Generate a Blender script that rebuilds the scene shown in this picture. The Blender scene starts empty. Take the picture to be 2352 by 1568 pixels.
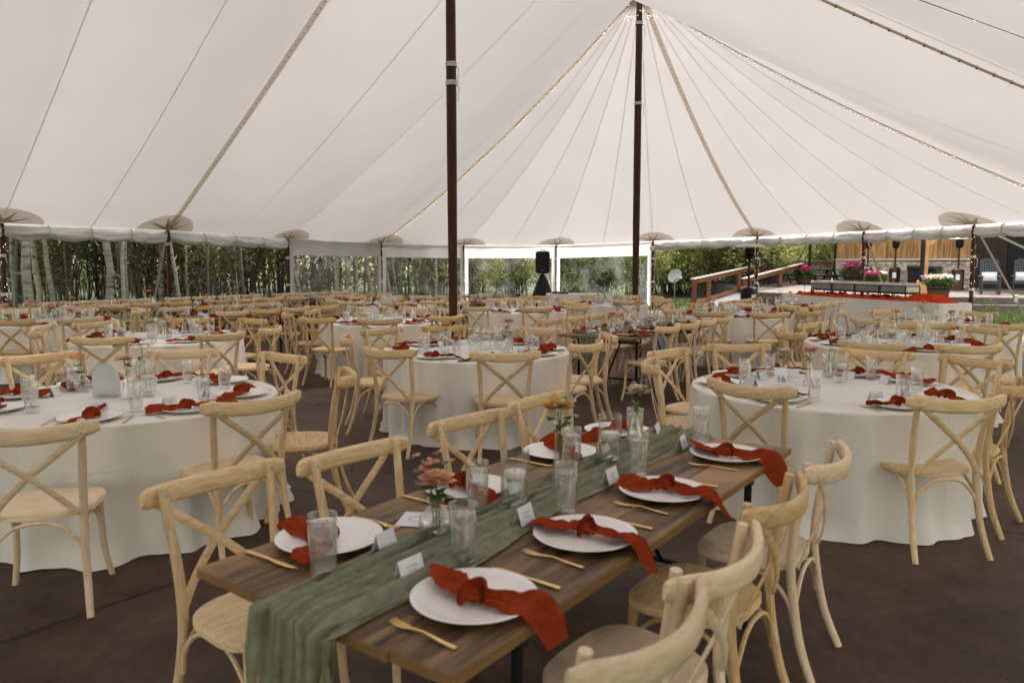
import bpy, math, random
from math import sin, cos, pi, radians, sqrt, atan2, hypot
from mathutils import Vector, Matrix, noise

S = bpy.context.scene
C = S.collection
# ------------------------------------------------------------------ camera, sky, sun, exposure
cam = bpy.data.objects.new('camera', bpy.data.cameras.new('camera'))
C.objects.link(cam); S.camera = cam
cam.location = (0, 0, 1.62)
cam.rotation_euler = (radians(90 - 5.974), 0, 0)
cam.data.sensor_width = 36; cam.data.lens = 36 * 1720 / 2352
cam.data.clip_start = .05; cam.data.clip_end = 600
cam.data.dof.use_dof = True; cam.data.dof.focus_distance = 6.3; cam.data.dof.aperture_fstop = 3.2

SUN_EL, SUN_AZ = radians(55), radians(35)          # azimuth from +Y towards +X
W = bpy.data.worlds.new('World'); S.world = W; W.use_nodes = True
wn = W.node_tree.nodes; wl = W.node_tree.links
sky = wn.new('ShaderNodeTexSky'); sky.sky_type = 'NISHITA'; sky.sun_disc = False
sky.sun_elevation = SUN_EL; sky.sun_rotation = SUN_AZ; sky.dust_density = 4; sky.air_density = 1.2
hs = wn.new('ShaderNodeHueSaturation'); hs.inputs['Saturation'].default_value = .10
bg = wn['Background']; bg.inputs['Strength'].default_value = .12
wl.new(sky.outputs[0], hs.inputs['Color']); wl.new(hs.outputs[0], bg.inputs['Color'])
sl = bpy.data.lights.new('sun', 'SUN'); sl.energy = 1.2; sl.angle = radians(18); sl.color = (1, .93, .84)
sun = bpy.data.objects.new('sun', sl); C.objects.link(sun)
sdir = Vector((sin(SUN_AZ) * cos(SUN_EL), cos(SUN_AZ) * cos(SUN_EL), sin(SUN_EL)))
sun.rotation_euler = sdir.to_track_quat('Z', 'Y').to_euler(); sun.location = (20, 10, 40)
vs = S.view_settings
S.display_settings.display_device = 'sRGB'
vs.view_transform = 'Standard'; vs.look = 'None'; vs.exposure = 2.45; vs.gamma = 1; vs.use_curve_mapping = False
S.render.engine = 'CYCLES'
cy = S.cycles
cy.max_bounces = 8; cy.diffuse_bounces = 4; cy.glossy_bounces = 3; cy.transmission_bounces = 6
cy.transparent_max_bounces = 24; cy.caustics_reflective = False; cy.caustics_refractive = False
cy.use_denoising = True; cy.sample_clamp_indirect = 6

# ------------------------------------------------------------------ helpers
rnd = random.Random(7)

class MB:
    def __init__(s): s.v = []; s.f = []
    def add(s, v, f):
        o = len(s.v); s.v += [tuple(p) for p in v]; s.f += [[i + o for i in q] for q in f]; return s
    def box(s, x0, x1, y0, y1, z0, z1):
        return s.add([(x0,y0,z0),(x1,y0,z0),(x1,y1,z0),(x0,y1,z0),(x0,y0,z1),(x1,y0,z1),(x1,y1,z1),(x0,y1,z1)],
                     [(3,2,1,0),(4,5,6,7),(0,1,5,4),(1,2,6,5),(2,3,7,6),(3,0,4,7)])
    def bbox(s, x0, x1, y0, y1, z0, z1, b=.004):
        # box with chamfered vertical/top edges
        v = []
        for z, d in ((z0, b), (z0 + b, 0), (z1 - b, 0), (z1, b)):
            for sx, sy in ((0,0),(1,0),(1,1),(0,1)):
                x = (x1 - d) if sx else (x0 + d); y = (y1 - d) if sy else (y0 + d)
                v.append((x, y, z))
        f = [(3,2,1,0), (12,13,14,15)]
        for k in range(3):
            for i in range(4):
                a = k*4 + i; c = k*4 + (i+1) % 4; f.append((a, c, c+4, a+4))
        return s.add(v, f)
    def sweep(s, pts, prof, up=(0,0,1), scale=None, caps=True, roll=None):
        P = [Vector(p) for p in pts]; n = len(P); m = len(prof); v = []; up = Vector(up)
        for i in range(n):
            t = (P[min(i+1, n-1)] - P[max(i-1, 0)])
            if t.length < 1e-9: t = Vector((0,0,1))
            t.normalize(); side = t.cross(up)
            if side.length < 1e-4: side = t.cross(Vector((0.3,1,.1)))
            side.normalize(); nn = side.cross(t)
            if roll:
                cr, sr = cos(roll[i]), sin(roll[i]); side, nn = side*cr + nn*sr, nn*cr - side*sr
            sc = scale[i] if scale else 1
            sa, sb = sc if isinstance(sc, (tuple, list)) else (sc, sc)
            for a, b in prof: v.append(P[i] + side*(a*sa) + nn*(b*sb))
        f = []
        for i in range(n-1):
            for j in range(m):
                a = i*m + j; b = i*m + (j+1) % m; f.append((a, b, b+m, a+m))
        if caps: f.append(tuple(range(m-1, -1, -1))); f.append(tuple((n-1)*m + j for j in range(m)))
        return s.add(v, f)
    def tube(s, pts, r, n=8, up=None, caps=True):
        if up is None:
            q = Vector(pts[-1]) - Vector(pts[0]); up = (0.05,1,0.02) if abs(q.z) > .6*q.length else (0.02,0.03,1)
        rr = r if isinstance(r, (list, tuple)) else [r]*len(pts)
        return s.sweep(pts, [(cos(2*pi*j/n), sin(2*pi*j/n)) for j in range(n)], up, rr, caps)
    def lathe(s, prof, n=24, c=(0,0,0), cap0=False, cap1=False):
        v = []; f = []; m = len(prof)
        for r, z in prof:
            for j in range(n): v.append((c[0] + r*cos(2*pi*j/n), c[1] + r*sin(2*pi*j/n), c[2] + z))
        for i in range(m-1):
            for j in range(n):
                a = i*n + j; b = i*n + (j+1) % n; f.append((a, b, b+n, a+n))
        if cap0: f.append(tuple(range(n-1, -1, -1)))
        if cap1: f.append(tuple((m-1)*n + j for j in range(n)))
        return s.add(v, f)
    def grid(s, fn, nu, nv, wrap=False):
        v = [fn(i/nu, j/nv) for i in range(nu if wrap else nu+1) for j in range(nv+1)]
        f = []; m = nv+1; N = nu if wrap else nu+1
        for i in range(nu):
            for j in range(nv):
                a = i*m + j; b = ((i+1) % N)*m + j; f.append((a, b, b+1, a+1))
        return s.add(v, f)
    def xf(s, M):
        s.v = [tuple(M @ Vector(p)) for p in s.v]; return s
    def mesh(s, name, mat=None, smooth=True, ang=40):
        me = bpy.data.meshes.new(name); me.from_pydata(s.v, [], s.f)
        if smooth:
            me.polygons.foreach_set('use_smooth', [True]*len(me.polygons))
            if ang: me.set_sharp_from_angle(angle=radians(ang))
        if mat: me.materials.append(mat)
        me.update(); return me
    def build(s, name, mat=None, parent=None, smooth=True, ang=40):
        return ob(name, s.mesh(name, mat, smooth, ang), parent)

def ob(name, me, parent=None, loc=None, rz=0):
    o = bpy.data.objects.new(name, me); C.objects.link(o)
    if parent is not None: o.parent = parent
    if loc: o.location = loc
    if rz: o.rotation_euler = (0, 0, rz)
    return o
def tag(o, label=None, cat=None, group=None, kind=None):
    if label: o['label'] = label
    if cat: o['category'] = cat
    if group: o['group'] = group
    if kind: o['kind'] = kind
    return o
def thing(name, label, cat, loc=(0,0,0), rz=0, group=None, sc=1):
    o = ob(name, None, None, loc, rz); o.empty_display_size = .1
    if sc != 1: o.scale = (sc, sc, sc)
    return tag(o, label, cat, group)
def place(proto, label, loc, rz=0, group=None, sc=1, kind=None):
    """put one individual of a prototype: proto = (name, category, mesh or [(part, mesh, [(sub, mesh)..])..])"""
    name, cat, parts = proto
    if not isinstance(parts, list):
        o = tag(ob(name, parts, None, loc, rz), label, cat, group)
        if sc != 1: o.scale = (sc, sc, sc)
        return o
    o = thing(name, label, cat, loc, rz, group, sc)
    for p in parts:
        q = ob(p[0], p[1], o)
        for s_ in (p[2] if len(p) > 2 else []): ob(s_[0], s_[1], q)
    return o
def circ(n, rx, ry=None): ry = ry or rx; return [(rx*cos(2*pi*j/n), ry*sin(2*pi*j/n)) for j in range(n)]
def sup(n, a, b, e=.5):
    o = []
    for j in range(n):
        c_, s_ = cos(2*pi*j/n), sin(2*pi*j/n)
        o.append((a*math.copysign(abs(c_)**e, c_), b*math.copysign(abs(s_)**e, s_)))
    return o
def bez(p, n=10):
    """Catmull-Rom through points"""
    P = [Vector(q) for q in p]; out = []
    for i in range(len(P)-1):
        a = P[max(i-1,0)]; b = P[i]; c = P[i+1]; d = P[min(i+2, len(P)-1)]
        for k in range(n):
            t = k/n
            out.append(.5*((2*b) + (c-a)*t + (2*a-5*b+4*c-d)*t*t + (3*b-a-3*c+d)*t**3))
    out.append(P[-1]); return out
def fbm(x, y=0, z=0, o=3): return noise.fractal(Vector((x, y, z)), .9, 2.0, o)

# ------------------------------------------------------------------ materials
def nodes(name):
    m = bpy.data.materials.new(name); m.use_nodes = True
    return m, m.node_tree.nodes, m.node_tree.links, m.node_tree.nodes['Principled BSDF']
def mat(name, c, c2=None, rough=.6, sc=8, st=(1,1,1), bump=0, metal=0, det=5, lo=.35, hi=.65, c3=None, bsc=None, spec=.22, coat=0, rand=0, rand2=None):
    m, n, l, b = nodes(name)
    b.inputs['Roughness'].default_value = rough; b.inputs['Metallic'].default_value = metal
    b.inputs['Specular IOR Level'].default_value = spec
    if coat: b.inputs['Coat Weight'].default_value = coat
    b.inputs['Base Color'].default_value = (*c, 1)
    if c2 or bump:
        tc = n.new('ShaderNodeTexCoord'); mp = n.new('ShaderNodeMapping'); mp.inputs['Scale'].default_value = st
        l.new(tc.outputs['Object'], mp.inputs[0])
        oi = n.new('ShaderNodeObjectInfo'); va = n.new('ShaderNodeVectorMath'); va.operation = 'ADD'
        mm = n.new('ShaderNodeMath'); mm.operation = 'MULTIPLY'; mm.inputs[1].default_value = 37.0
        l.new(oi.outputs['Random'], mm.inputs[0]); l.new(mp.outputs[0], va.inputs[0]); l.new(mm.outputs[0], va.inputs[1])
        nz = n.new('ShaderNodeTexNoise'); nz.inputs['Scale'].default_value = sc; nz.inputs['Detail'].default_value = det
        nz.inputs['Roughness'].default_value = .62
        l.new(va.outputs[0], nz.inputs['Vector'])
        if c2:
            r = n.new('ShaderNodeValToRGB'); e = r.color_ramp.elements
            e[0].position = lo; e[0].color = (*c, 1); e[1].position = hi; e[1].color = (*c2, 1)
            if c3: q = e.new((lo+hi)/2); q.color = (*c3, 1)
            l.new(nz.outputs['Fac'], r.inputs[0]); src = r.outputs[0]
            if rand:
                hv = n.new('ShaderNodeHueSaturation'); mr = n.new('ShaderNodeMapRange')
                mr.inputs[3].default_value = 1-rand; mr.inputs[4].default_value = 1+rand
                l.new(oi.outputs['Random'], mr.inputs[0]); l.new(mr.outputs[0], hv.inputs['Value']); l.new(src, hv.inputs['Color'])
                src = hv.outputs[0]
            l.new(src, b.inputs['Base Color'])
        if bump:
            bn = n.new('ShaderNodeBump'); bn.inputs['Strength'].default_value = bump; bn.inputs['Distance'].default_value = .01
            if bsc:
                n2 = n.new('ShaderNodeTexNoise'); n2.inputs['Scale'].default_value = bsc; n2.inputs['Detail'].default_value = 3
                l.new(va.outputs[0], n2.inputs['Vector']); l.new(n2.outputs['Fac'], bn.inputs['Height'])
            else: l.new(nz.outputs['Fac'], bn.inputs['Height'])
            l.new(bn.outputs[0], b.inputs['Normal'])
    return m
def cloth(name, c, c2, trans=.3, sc=6, weave=0, rough=.9, bump=.2):
    """woven cloth: diffuse both sides with some light passing through"""
    m, n, l, b = nodes(name); out = n['Material Output']; n.remove(b)
    tc = n.new('ShaderNodeTexCoord'); nz = n.new('ShaderNodeTexNoise'); nz.inputs['Scale'].default_value = sc; nz.inputs['Detail'].default_value = 6
    l.new(tc.outputs['Object'], nz.inputs['Vector'])
    r = n.new('ShaderNodeValToRGB'); e = r.color_ramp.elements
    e[0].position = .3; e[0].color = (*c, 1); e[1].position = .7; e[1].color = (*c2, 1); l.new(nz.outputs['Fac'], r.inputs[0])
    d = n.new('ShaderNodeBsdfDiffuse'); t = n.new('ShaderNodeBsdfTranslucent'); mx = n.new('ShaderNodeMixShader'); mx.inputs[0].default_value = trans
    l.new(r.outputs[0], d.inputs[0]); l.new(r.outputs[0], t.inputs[0])
    if bump:
        n2 = n.new('ShaderNodeTexNoise'); n2.inputs['Scale'].default_value = weave or 120; n2.inputs['Detail'].default_value = 2
        l.new(tc.outputs['Object'], n2.inputs['Vector'])
        bn = n.new('ShaderNodeBump'); bn.inputs['Strength'].default_value = bump; bn.inputs['Distance'].default_value = .004
        l.new(n2.outputs['Fac'], bn.inputs['Height']); l.new(bn.outputs[0], d.inputs['Normal'])
    l.new(d.outputs[0], mx.inputs[1]); l.new(t.outputs[0], mx.inputs[2]); l.new(mx.outputs[0], out.inputs[0])
    return m
def leaf(name, cols, trans=.35, sc=1):
    """leaves: colour varies leaf by leaf"""
    m, n, l, b = nodes(name); out = n['Material Output']; n.remove(b)
    g = n.new('ShaderNodeNewGeometry'); r = n.new('ShaderNodeValToRGB'); e = r.color_ramp.elements
    for i, c in enumerate(cols):
        q = e[i] if i < 2 else e.new(1)
        q.color = (*c, 1)
    for i, q in enumerate(list(e)): q.position = i/(len(cols)-1)
    cl = list(cols)
    for i, q in enumerate(e): q.color = (*cl[i], 1)
    l.new(g.outputs['Random Per Island'], r.inputs[0])
    d = n.new('ShaderNodeBsdfDiffuse'); t = n.new('ShaderNodeBsdfTranslucent'); mx = n.new('ShaderNodeMixShader'); mx.inputs[0].default_value = trans
    l.new(r.outputs[0], d.inputs[0]); l.new(r.outputs[0], t.inputs[0])
    l.new(d.outputs[0], mx.inputs[1]); l.new(t.outputs[0], mx.inputs[2]); l.new(mx.outputs[0], out.inputs[0])
    return m
def glassm(name, tint=(.985,.988,.987), cloud=0, cloudc=(.8,.82,.82), csc=60, refl=1.0, lo=.45, hi=.6, zr=None):
    """thin clear glass or ice water: mostly see-through, glossy towards grazing, optional white ice"""
    m, n, l, b = nodes(name); out = n['Material Output']; n.remove(b)
    tr = n.new('ShaderNodeBsdfTransparent'); tr.inputs[0].default_value = (*tint, 1)
    gl = n.new('ShaderNodeBsdfGlossy'); gl.inputs['Roughness'].default_value = .03; gl.inputs['Color'].default_value = (refl,)*3 + (1,)
    lw = n.new('ShaderNodeLayerWeight'); lw.inputs['Blend'].default_value = .22
    mr = n.new('ShaderNodeMapRange'); mr.inputs[3].default_value = .03; mr.inputs[4].default_value = .75
    mx = n.new('ShaderNodeMixShader'); l.new(lw.outputs['Facing'], mr.inputs[0]); l.new(mr.outputs[0], mx.inputs[0])
    l.new(tr.outputs[0], mx.inputs[1]); l.new(gl.outputs[0], mx.inputs[2]); last = mx
    if cloud:
        tc = n.new('ShaderNodeTexCoord'); nz = n.new('ShaderNodeTexNoise'); nz.inputs['Scale'].default_value = csc; nz.inputs['Detail'].default_value = 4
        l.new(tc.outputs['Object'], nz.inputs['Vector'])
        m2 = n.new('ShaderNodeMapRange'); m2.inputs[1].default_value = lo; m2.inputs[2].default_value = hi; m2.inputs[4].default_value = cloud
        l.new(nz.outputs['Fac'], m2.inputs[0])
        fac = m2.outputs[0]
        if zr:                                                        # ice floats: clear water below it
            sx = n.new('ShaderNodeSeparateXYZ'); l.new(tc.outputs['Object'], sx.inputs[0]); mz = n.new('ShaderNodeMapRange')
            mz.inputs[1].default_value, mz.inputs[2].default_value = zr; mz.inputs[3].default_value = .12; l.new(sx.outputs[2], mz.inputs[0])
            mu = n.new('ShaderNodeMath'); mu.operation = 'MULTIPLY'; l.new(fac, mu.inputs[0]); l.new(mz.outputs[0], mu.inputs[1]); fac = mu.outputs[0]
        df = n.new('ShaderNodeBsdfDiffuse'); df.inputs[0].default_value = (*cloudc, 1)
        tl = n.new('ShaderNodeBsdfTranslucent'); tl.inputs[0].default_value = (*cloudc, 1)
        md = n.new('ShaderNodeMixShader'); md.inputs[0].default_value = .5
        l.new(df.outputs[0], md.inputs[1]); l.new(tl.outputs[0], md.inputs[2])
        m3 = n.new('ShaderNodeMixShader'); l.new(fac, m3.inputs[0]); l.new(mx.outputs[0], m3.inputs[1]); l.new(md.outputs[0], m3.inputs[2]); last = m3
    l.new(last.outputs[0], out.inputs[0]); return m
def emit(name, c, s):
    m, n, l, b = nodes(name); b.inputs['Base Color'].default_value = (*c, 1)
    b.inputs['Emission Color'].default_value = (*c, 1); b.inputs['Emission Strength'].default_value = s; return m

def woodset(tag_, a, b_, c_):
    return [mat('wood_%s_%s' % (tag_, ax), a, b_, rough=.5, sc=13, st=st, bump=.05, det=8, c3=c_, lo=.30, hi=.72, rand=.12)
            for ax, st in (('across', (.6,5,6)), ('upright', (6,6,.5)))]
WOOD = {'natural': woodset('natural', (.55,.375,.195), (.82,.645,.43), (.72,.535,.32)),
        'pale': woodset('pale', (.60,.455,.30), (.80,.65,.475), (.71,.56,.39)),
        'golden': woodset('golden', (.46,.285,.13), (.74,.54,.305), (.62,.43,.22))}
MT = dict(
    linen = cloth('white_linen', (.84,.805,.75), (.89,.86,.81), .12, 3, 260),
    canvas = cloth('sailcloth', (.660,.622,.618), (.695,.655,.650), .150, .6, 500, bump=.05),
    canvas2 = cloth('doubled_sailcloth', (.72,.67,.60), (.76,.71,.64), .66, .8, 500, bump=.05),
    canvas3 = cloth('appliqued_star_cloth', (.44,.38,.32), (.48,.42,.36), .5, .8, 500, bump=.05),
    webbing = cloth('webbing', (.74,.67,.55), (.80,.73,.61), .62, 30, 300),
    seam = cloth('lapped_seam', (.78,.735,.705), (.81,.765,.735), .70, 2, 300, bump=0),
    header = cloth('white_sidewall_vinyl', (.70,.69,.69), (.76,.75,.75), .45, 2, 400, bump=.02),
    rust = cloth('rust_linen', (.26,.036,.013), (.35,.058,.020), .10, 25, 420, bump=.45),
    red = cloth('orange_red_cloth', (.46,.045,.018), (.56,.065,.024), .10, 9, 300, bump=.2),
    sage = None,
    china = mat('white_china', (.88,.855,.83), rough=.25, spec=.35),
    gold = mat('brushed_gold', (.72,.47,.17), (.80,.55,.24), rough=.34, sc=40, metal=1),
    card = mat('card_paper', (.74,.75,.80), rough=.8),
    ink = mat('ink', (.16,.16,.19), rough=.8),
    wax = mat('white_wax', (.82,.80,.76), rough=.5),
    glass = glassm('clear_glass'),
    water = glassm('still_water', (.98,.985,.98), refl=.6),
    ice = glassm('ice_water', (.985,.99,.985), .42, (.95,.95,.94), 48, .9, .36, .60, (.04, .10)),
    bark = None, plank = None,
    blackmetal = mat('black_metal', (.012,.012,.013), rough=.45, metal=.3),
    pole = mat('dark_stained_pole', (.030,.011,.006), (.075,.028,.014), rough=.45, sc=6, st=(5,5,.3), det=6, bump=.2),
    steel = mat('steel', (.42,.42,.41), (.52,.52,.50), rough=.3, sc=9, metal=1),
    bronze = mat('bronze_paint', (.045,.022,.014), (.06,.03,.02), rough=.35, sc=6, metal=.5),
    blackplastic = mat('black_plastic', (.010,.010,.011), rough=.5),
    floor = None,
    deckwood = mat('red_stained_timber', (.115,.040,.017), (.21,.080,.034), rough=.6, sc=5, st=(1,1,1), det=6, bump=.2),
    siding = mat('warm_siding', (.15,.072,.025), (.48,.275,.105), rough=.7, sc=3.4, st=(5,5,.35), det=8, bump=.3, c3=(.34,.185,.066), rand=.2),
    timber = mat('honey_timber', (.48,.25,.09), (.66,.39,.17), rough=.6, sc=4, st=(5,5,.5), det=6),
    darkwood = mat('dark_wall_board', (.022,.015,.011), (.04,.027,.02), rough=.7, sc=6, st=(5,5,.4)),
    stone = mat('ledge_stone', (.30,.23,.17), (.58,.50,.41), rough=.85, sc=6, det=6, bump=.4, c3=(.45,.37,.285), rand=.28),
    mortar = mat('mortar', (.13,.115,.10), rough=.95),
    cap = mat('cast_stone', (.46,.42,.36), (.54,.50,.44), rough=.85, sc=5),
    patio = mat('patio_concrete', (.095,.071,.058), (.148,.115,.098), rough=.8, sc=1.5, det=7, bump=.1),
    caprail = mat('worn_cap_rail', (.17,.115,.085), (.29,.22,.18), rough=.6, sc=5, st=(1,1,1), det=6),
    guy = cloth('guy_webbing', (.24,.21,.155), (.31,.275,.21), .05, 30, 300),
    deckgrey = mat('grey_deck_board', (.25,.24,.24), (.34,.325,.33), rough=.75, sc=6, st=(.6,5,5), det=5),
    darkgreen = mat('dark_green_paint', (.010,.022,.022), rough=.5),
    greypaint = mat('grey_painted_slats', (.050,.060,.064), (.068,.078,.083), rough=.55, sc=5),
    staves = mat('barrel_staves', (.050,.030,.018), (.13,.085,.052), rough=.75, sc=5, st=(5,5,.5), det=6),
    soil = mat('soil', (.03,.02,.012), rough=.95),
    cushion = cloth('pale_cushion', (.62,.62,.60), (.70,.70,.68), .05, 5, 300),
    bulb = emit('warm_bulb', (1, .78, .50), 1.6),
    wire = mat('light_wire', (.05,.035,.02), rough=.6),
    tie = mat('white_cord', (.62,.62,.62), rough=.8),
    rolled = mat('rolled_vinyl', (.62,.65,.70), (.86,.85,.84), rough=.45, sc=3.5, st=(1,1,5), det=5, bump=.3),
    dish = mat('pale_enamel', (.50,.55,.58), rough=.4),
    stem = mat('green_stem', (.07,.13,.035), rough=.6),
    twig = mat('brown_twig', (.035,.026,.018), (.075,.058,.042), rough=.9, sc=9),
    tape = mat('blue_grey_tub', (.30,.38,.46), rough=.6),
)

def gauze():
    m = cloth('sage_gauze', (.29,.31,.205), (.43,.44,.32), .3, 30, 320, bump=.8); n = m.node_tree.nodes; l = m.node_tree.links
    out = n['Material Output']; src = out.inputs[0].links[0].from_socket
    tc = n.new('ShaderNodeTexCoord'); mp = n.new('ShaderNodeMapping'); mp.inputs['Scale'].default_value = (60, 3, 3); l.new(tc.outputs['Object'], mp.inputs[0])
    nz = n.new('ShaderNodeTexNoise'); nz.inputs['Scale'].default_value = 1; nz.inputs['Detail'].default_value = 5; l.new(mp.outputs[0], nz.inputs[0])
    mr = n.new('ShaderNodeMapRange'); mr.inputs[1].default_value = .52; mr.inputs[2].default_value = .66; mr.inputs[4].default_value = .5; l.new(nz.outputs['Fac'], mr.inputs[0])
    tr = n.new('ShaderNodeBsdfTransparent'); mx = n.new('ShaderNodeMixShader'); l.new(mr.outputs[0], mx.inputs[0]); l.new(src, mx.inputs[1]); l.new(tr.outputs[0], mx.inputs[2]); l.new(mx.outputs[0], out.inputs[0]); return m
MT['sage'] = gauze()

def pressed_linen(m):
    """fold lines pressed into the table linen, and a little dinginess"""
    n = m.node_tree.nodes; l = m.node_tree.links; d = [q for q in n if q.bl_idname == 'ShaderNodeBsdfDiffuse'][0]
    b0 = [q for q in n if q.bl_idname == 'ShaderNodeBump'][0]; tc = [q for q in n if q.bl_idname == 'ShaderNodeTexCoord'][0]
    nz = n.new('ShaderNodeTexNoise'); nz.inputs['Scale'].default_value = 3; nz.inputs['Detail'].default_value = 4; l.new(tc.outputs['Object'], nz.inputs['Vector'])
    va = n.new('ShaderNodeMix'); va.data_type = 'VECTOR'; va.inputs[0].default_value = .03; l.new(tc.outputs['Object'], va.inputs[4]); l.new(nz.outputs['Color'], va.inputs[5])
    sx = n.new('ShaderNodeSeparateXYZ'); l.new(va.outputs[1], sx.inputs[0]); hs_ = []
    for k, per in ((0, .24), (1, .27), (2, .31)):
        pp = n.new('ShaderNodeMath'); pp.operation = 'PINGPONG'; pp.inputs[1].default_value = per; ad = n.new('ShaderNodeMath'); ad.operation = 'ADD'; ad.inputs[1].default_value = .1
        l.new(sx.outputs[k], ad.inputs[0]); l.new(ad.outputs[0], pp.inputs[0])
        mr = n.new('ShaderNodeMapRange'); mr.inputs[1].default_value = 0; mr.inputs[2].default_value = .012; mr.inputs[3].default_value = 1; mr.inputs[4].default_value = 0; l.new(pp.outputs[0], mr.inputs[0]); hs_.append(mr.outputs[0])
    a = n.new('ShaderNodeMath'); a.operation = 'ADD'; l.new(hs_[0], a.inputs[0]); l.new(hs_[1], a.inputs[1]); a2 = n.new('ShaderNodeMath'); a2.operation = 'ADD'; l.new(a.outputs[0], a2.inputs[0]); l.new(hs_[2], a2.inputs[1])
    bw = n.new('ShaderNodeMath'); bw.operation = 'MULTIPLY_ADD'; bw.inputs[1].default_value = 1.5; l.new(nz.outputs['Fac'], bw.inputs[0]); l.new(a2.outputs[0], bw.inputs[2])
    b1 = n.new('ShaderNodeBump'); b1.inputs['Strength'].default_value = .25; b1.inputs['Distance'].default_value = .006; l.new(bw.outputs[0], b1.inputs['Height']); l.new(b0.outputs[0], b1.inputs['Normal']); l.new(b1.outputs[0], d.inputs['Normal'])
pressed_linen(MT['linen'])
# ------------------------------------------------------------------ special materials
def floor_mat():
    m, n, l, b = nodes('stained_concrete')
    tc = n.new('ShaderNodeTexCoord')
    def nz(sc, det, rough=.6):
        q = n.new('ShaderNodeTexNoise'); q.inputs['Scale'].default_value = sc; q.inputs['Detail'].default_value = det; q.inputs['Roughness'].default_value = rough
        l.new(tc.outputs['Object'], q.inputs['Vector']); return q
    a = nz(.55, 8, .65); c = nz(14, 6, .7)
    r = n.new('ShaderNodeValToRGB'); e = r.color_ramp.elements
    e[0].position = .33; e[0].color = (.037,.0205,.013,1); e[1].position = .72; e[1].color = (.122,.077,.055,1)
    l.new(a.outputs['Fac'], r.inputs[0])
    r2 = n.new('ShaderNodeValToRGB'); e = r2.color_ramp.elements
    e[0].position = .3; e[0].color = (.72,.70,.68,1); e[1].position = .72; e[1].color = (1.2,1.2,1.22,1); l.new(c.outputs['Fac'], r2.inputs[0])
    mx = n.new('ShaderNodeMix'); mx.data_type = 'RGBA'; mx.blend_type = 'MULTIPLY'; mx.inputs[0].default_value = 1
    l.new(r.outputs[0], mx.inputs[6]); l.new(r2.outputs[0], mx.inputs[7])
    # thin wandering cracks
    v = n.new('ShaderNodeTexVoronoi'); v.feature = 'DISTANCE_TO_EDGE'; v.inputs['Scale'].default_value = .33
    w = nz(1.6, 5); va = n.new('ShaderNodeMix'); va.data_type = 'VECTOR'; va.inputs[0].default_value = .22
    l.new(tc.outputs['Object'], va.inputs[4]); l.new(w.outputs['Color'], va.inputs[5]); l.new(va.outputs[1], v.inputs['Vector'])
    lt = n.new('ShaderNodeMapRange'); lt.inputs[1].default_value = .001; lt.inputs[2].default_value = .0035; lt.inputs[3].default_value = .45; lt.inputs[4].default_value = 1
    l.new(v.outputs['Distance'], lt.inputs[0])
    m2 = n.new('ShaderNodeMix'); m2.data_type = 'RGBA'; m2.blend_type = 'MULTIPLY'; m2.inputs[0].default_value = 1
    l.new(mx.outputs[2], m2.inputs[6]); l.new(lt.outputs[0], m2.inputs[7])
    md = nz(3.2, 7, .7); rm = n.new('ShaderNodeMapRange'); rm.inputs[1].default_value = .32; rm.inputs[2].default_value = .68; rm.inputs[3].default_value = .72; rm.inputs[4].default_value = 1.3; l.new(md.outputs['Fac'], rm.inputs[0])
    m4 = n.new('ShaderNodeMix'); m4.data_type = 'RGBA'; m4.blend_type = 'MULTIPLY'; m4.inputs[0].default_value = 1; l.new(m2.outputs[2], m4.inputs[6]); l.new(rm.outputs[0], m4.inputs[7]); m2 = m4
    # pale specks and scuffs
    sp = nz(55, 1, .4); ms = n.new('ShaderNodeMapRange'); ms.inputs[1].default_value = .77; ms.inputs[2].default_value = .82; ms.inputs[4].default_value = .5
    l.new(sp.outputs['Fac'], ms.inputs[0]); m3 = n.new('ShaderNodeMix'); m3.data_type = 'RGBA'
    l.new(ms.outputs[0], m3.inputs[0]); l.new(m2.outputs[2], m3.inputs[6]); m3.inputs[7].default_value = (.24,.20,.17,1)
    l.new(m3.outputs[2], b.inputs['Base Color'])
    rr = n.new('ShaderNodeMapRange'); rr.inputs[3].default_value = .42; rr.inputs[4].default_value = .72; l.new(a.outputs['Fac'], rr.inputs[0]); l.new(rr.outputs[0], b.inputs['Roughness'])
    b.inputs['Specular IOR Level'].default_value = .2
    bn = n.new('ShaderNodeBump'); bn.inputs['Strength'].default_value = .15; bn.inputs['Distance'].default_value = .01
    l.new(c.outputs['Fac'], bn.inputs['Height']); l.new(bn.outputs[0], b.inputs['Normal']); return m
MT['floor'] = floor_mat()
def bark_mat(name, base, hi):
    m, n, l, b = nodes(name); b.inputs['Roughness'].default_value = .85
    tc = n.new('ShaderNodeTexCoord'); oi = n.new('ShaderNodeObjectInfo')
    mp = n.new('ShaderNodeMapping'); mp.inputs['Scale'].default_value = (2.2, 2.2, 9); l.new(tc.outputs['Object'], mp.inputs[0])
    va = n.new('ShaderNodeVectorMath'); mm = n.new('ShaderNodeMath'); mm.operation = 'MULTIPLY'; mm.inputs[1].default_value = 50
    l.new(oi.outputs['Random'], mm.inputs[0]); l.new(mp.outputs[0], va.inputs[0]); l.new(mm.outputs[0], va.inputs[1])
    nz = n.new('ShaderNodeTexNoise'); nz.inputs['Scale'].default_value = 1.3; nz.inputs['Detail'].default_value = 4; l.new(va.outputs[0], nz.inputs[0])
    r = n.new('ShaderNodeValToRGB'); e = r.color_ramp.elements
    e[0].position = .33; e[0].color = (.03,.026,.02,1); e[1].position = .40; e[1].color = (*base, 1); q = e.new(.7); q.color = (*hi, 1)
    l.new(nz.outputs['Fac'], r.inputs[0]); l.new(r.outputs[0], b.inputs['Base Color']); return m
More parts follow.
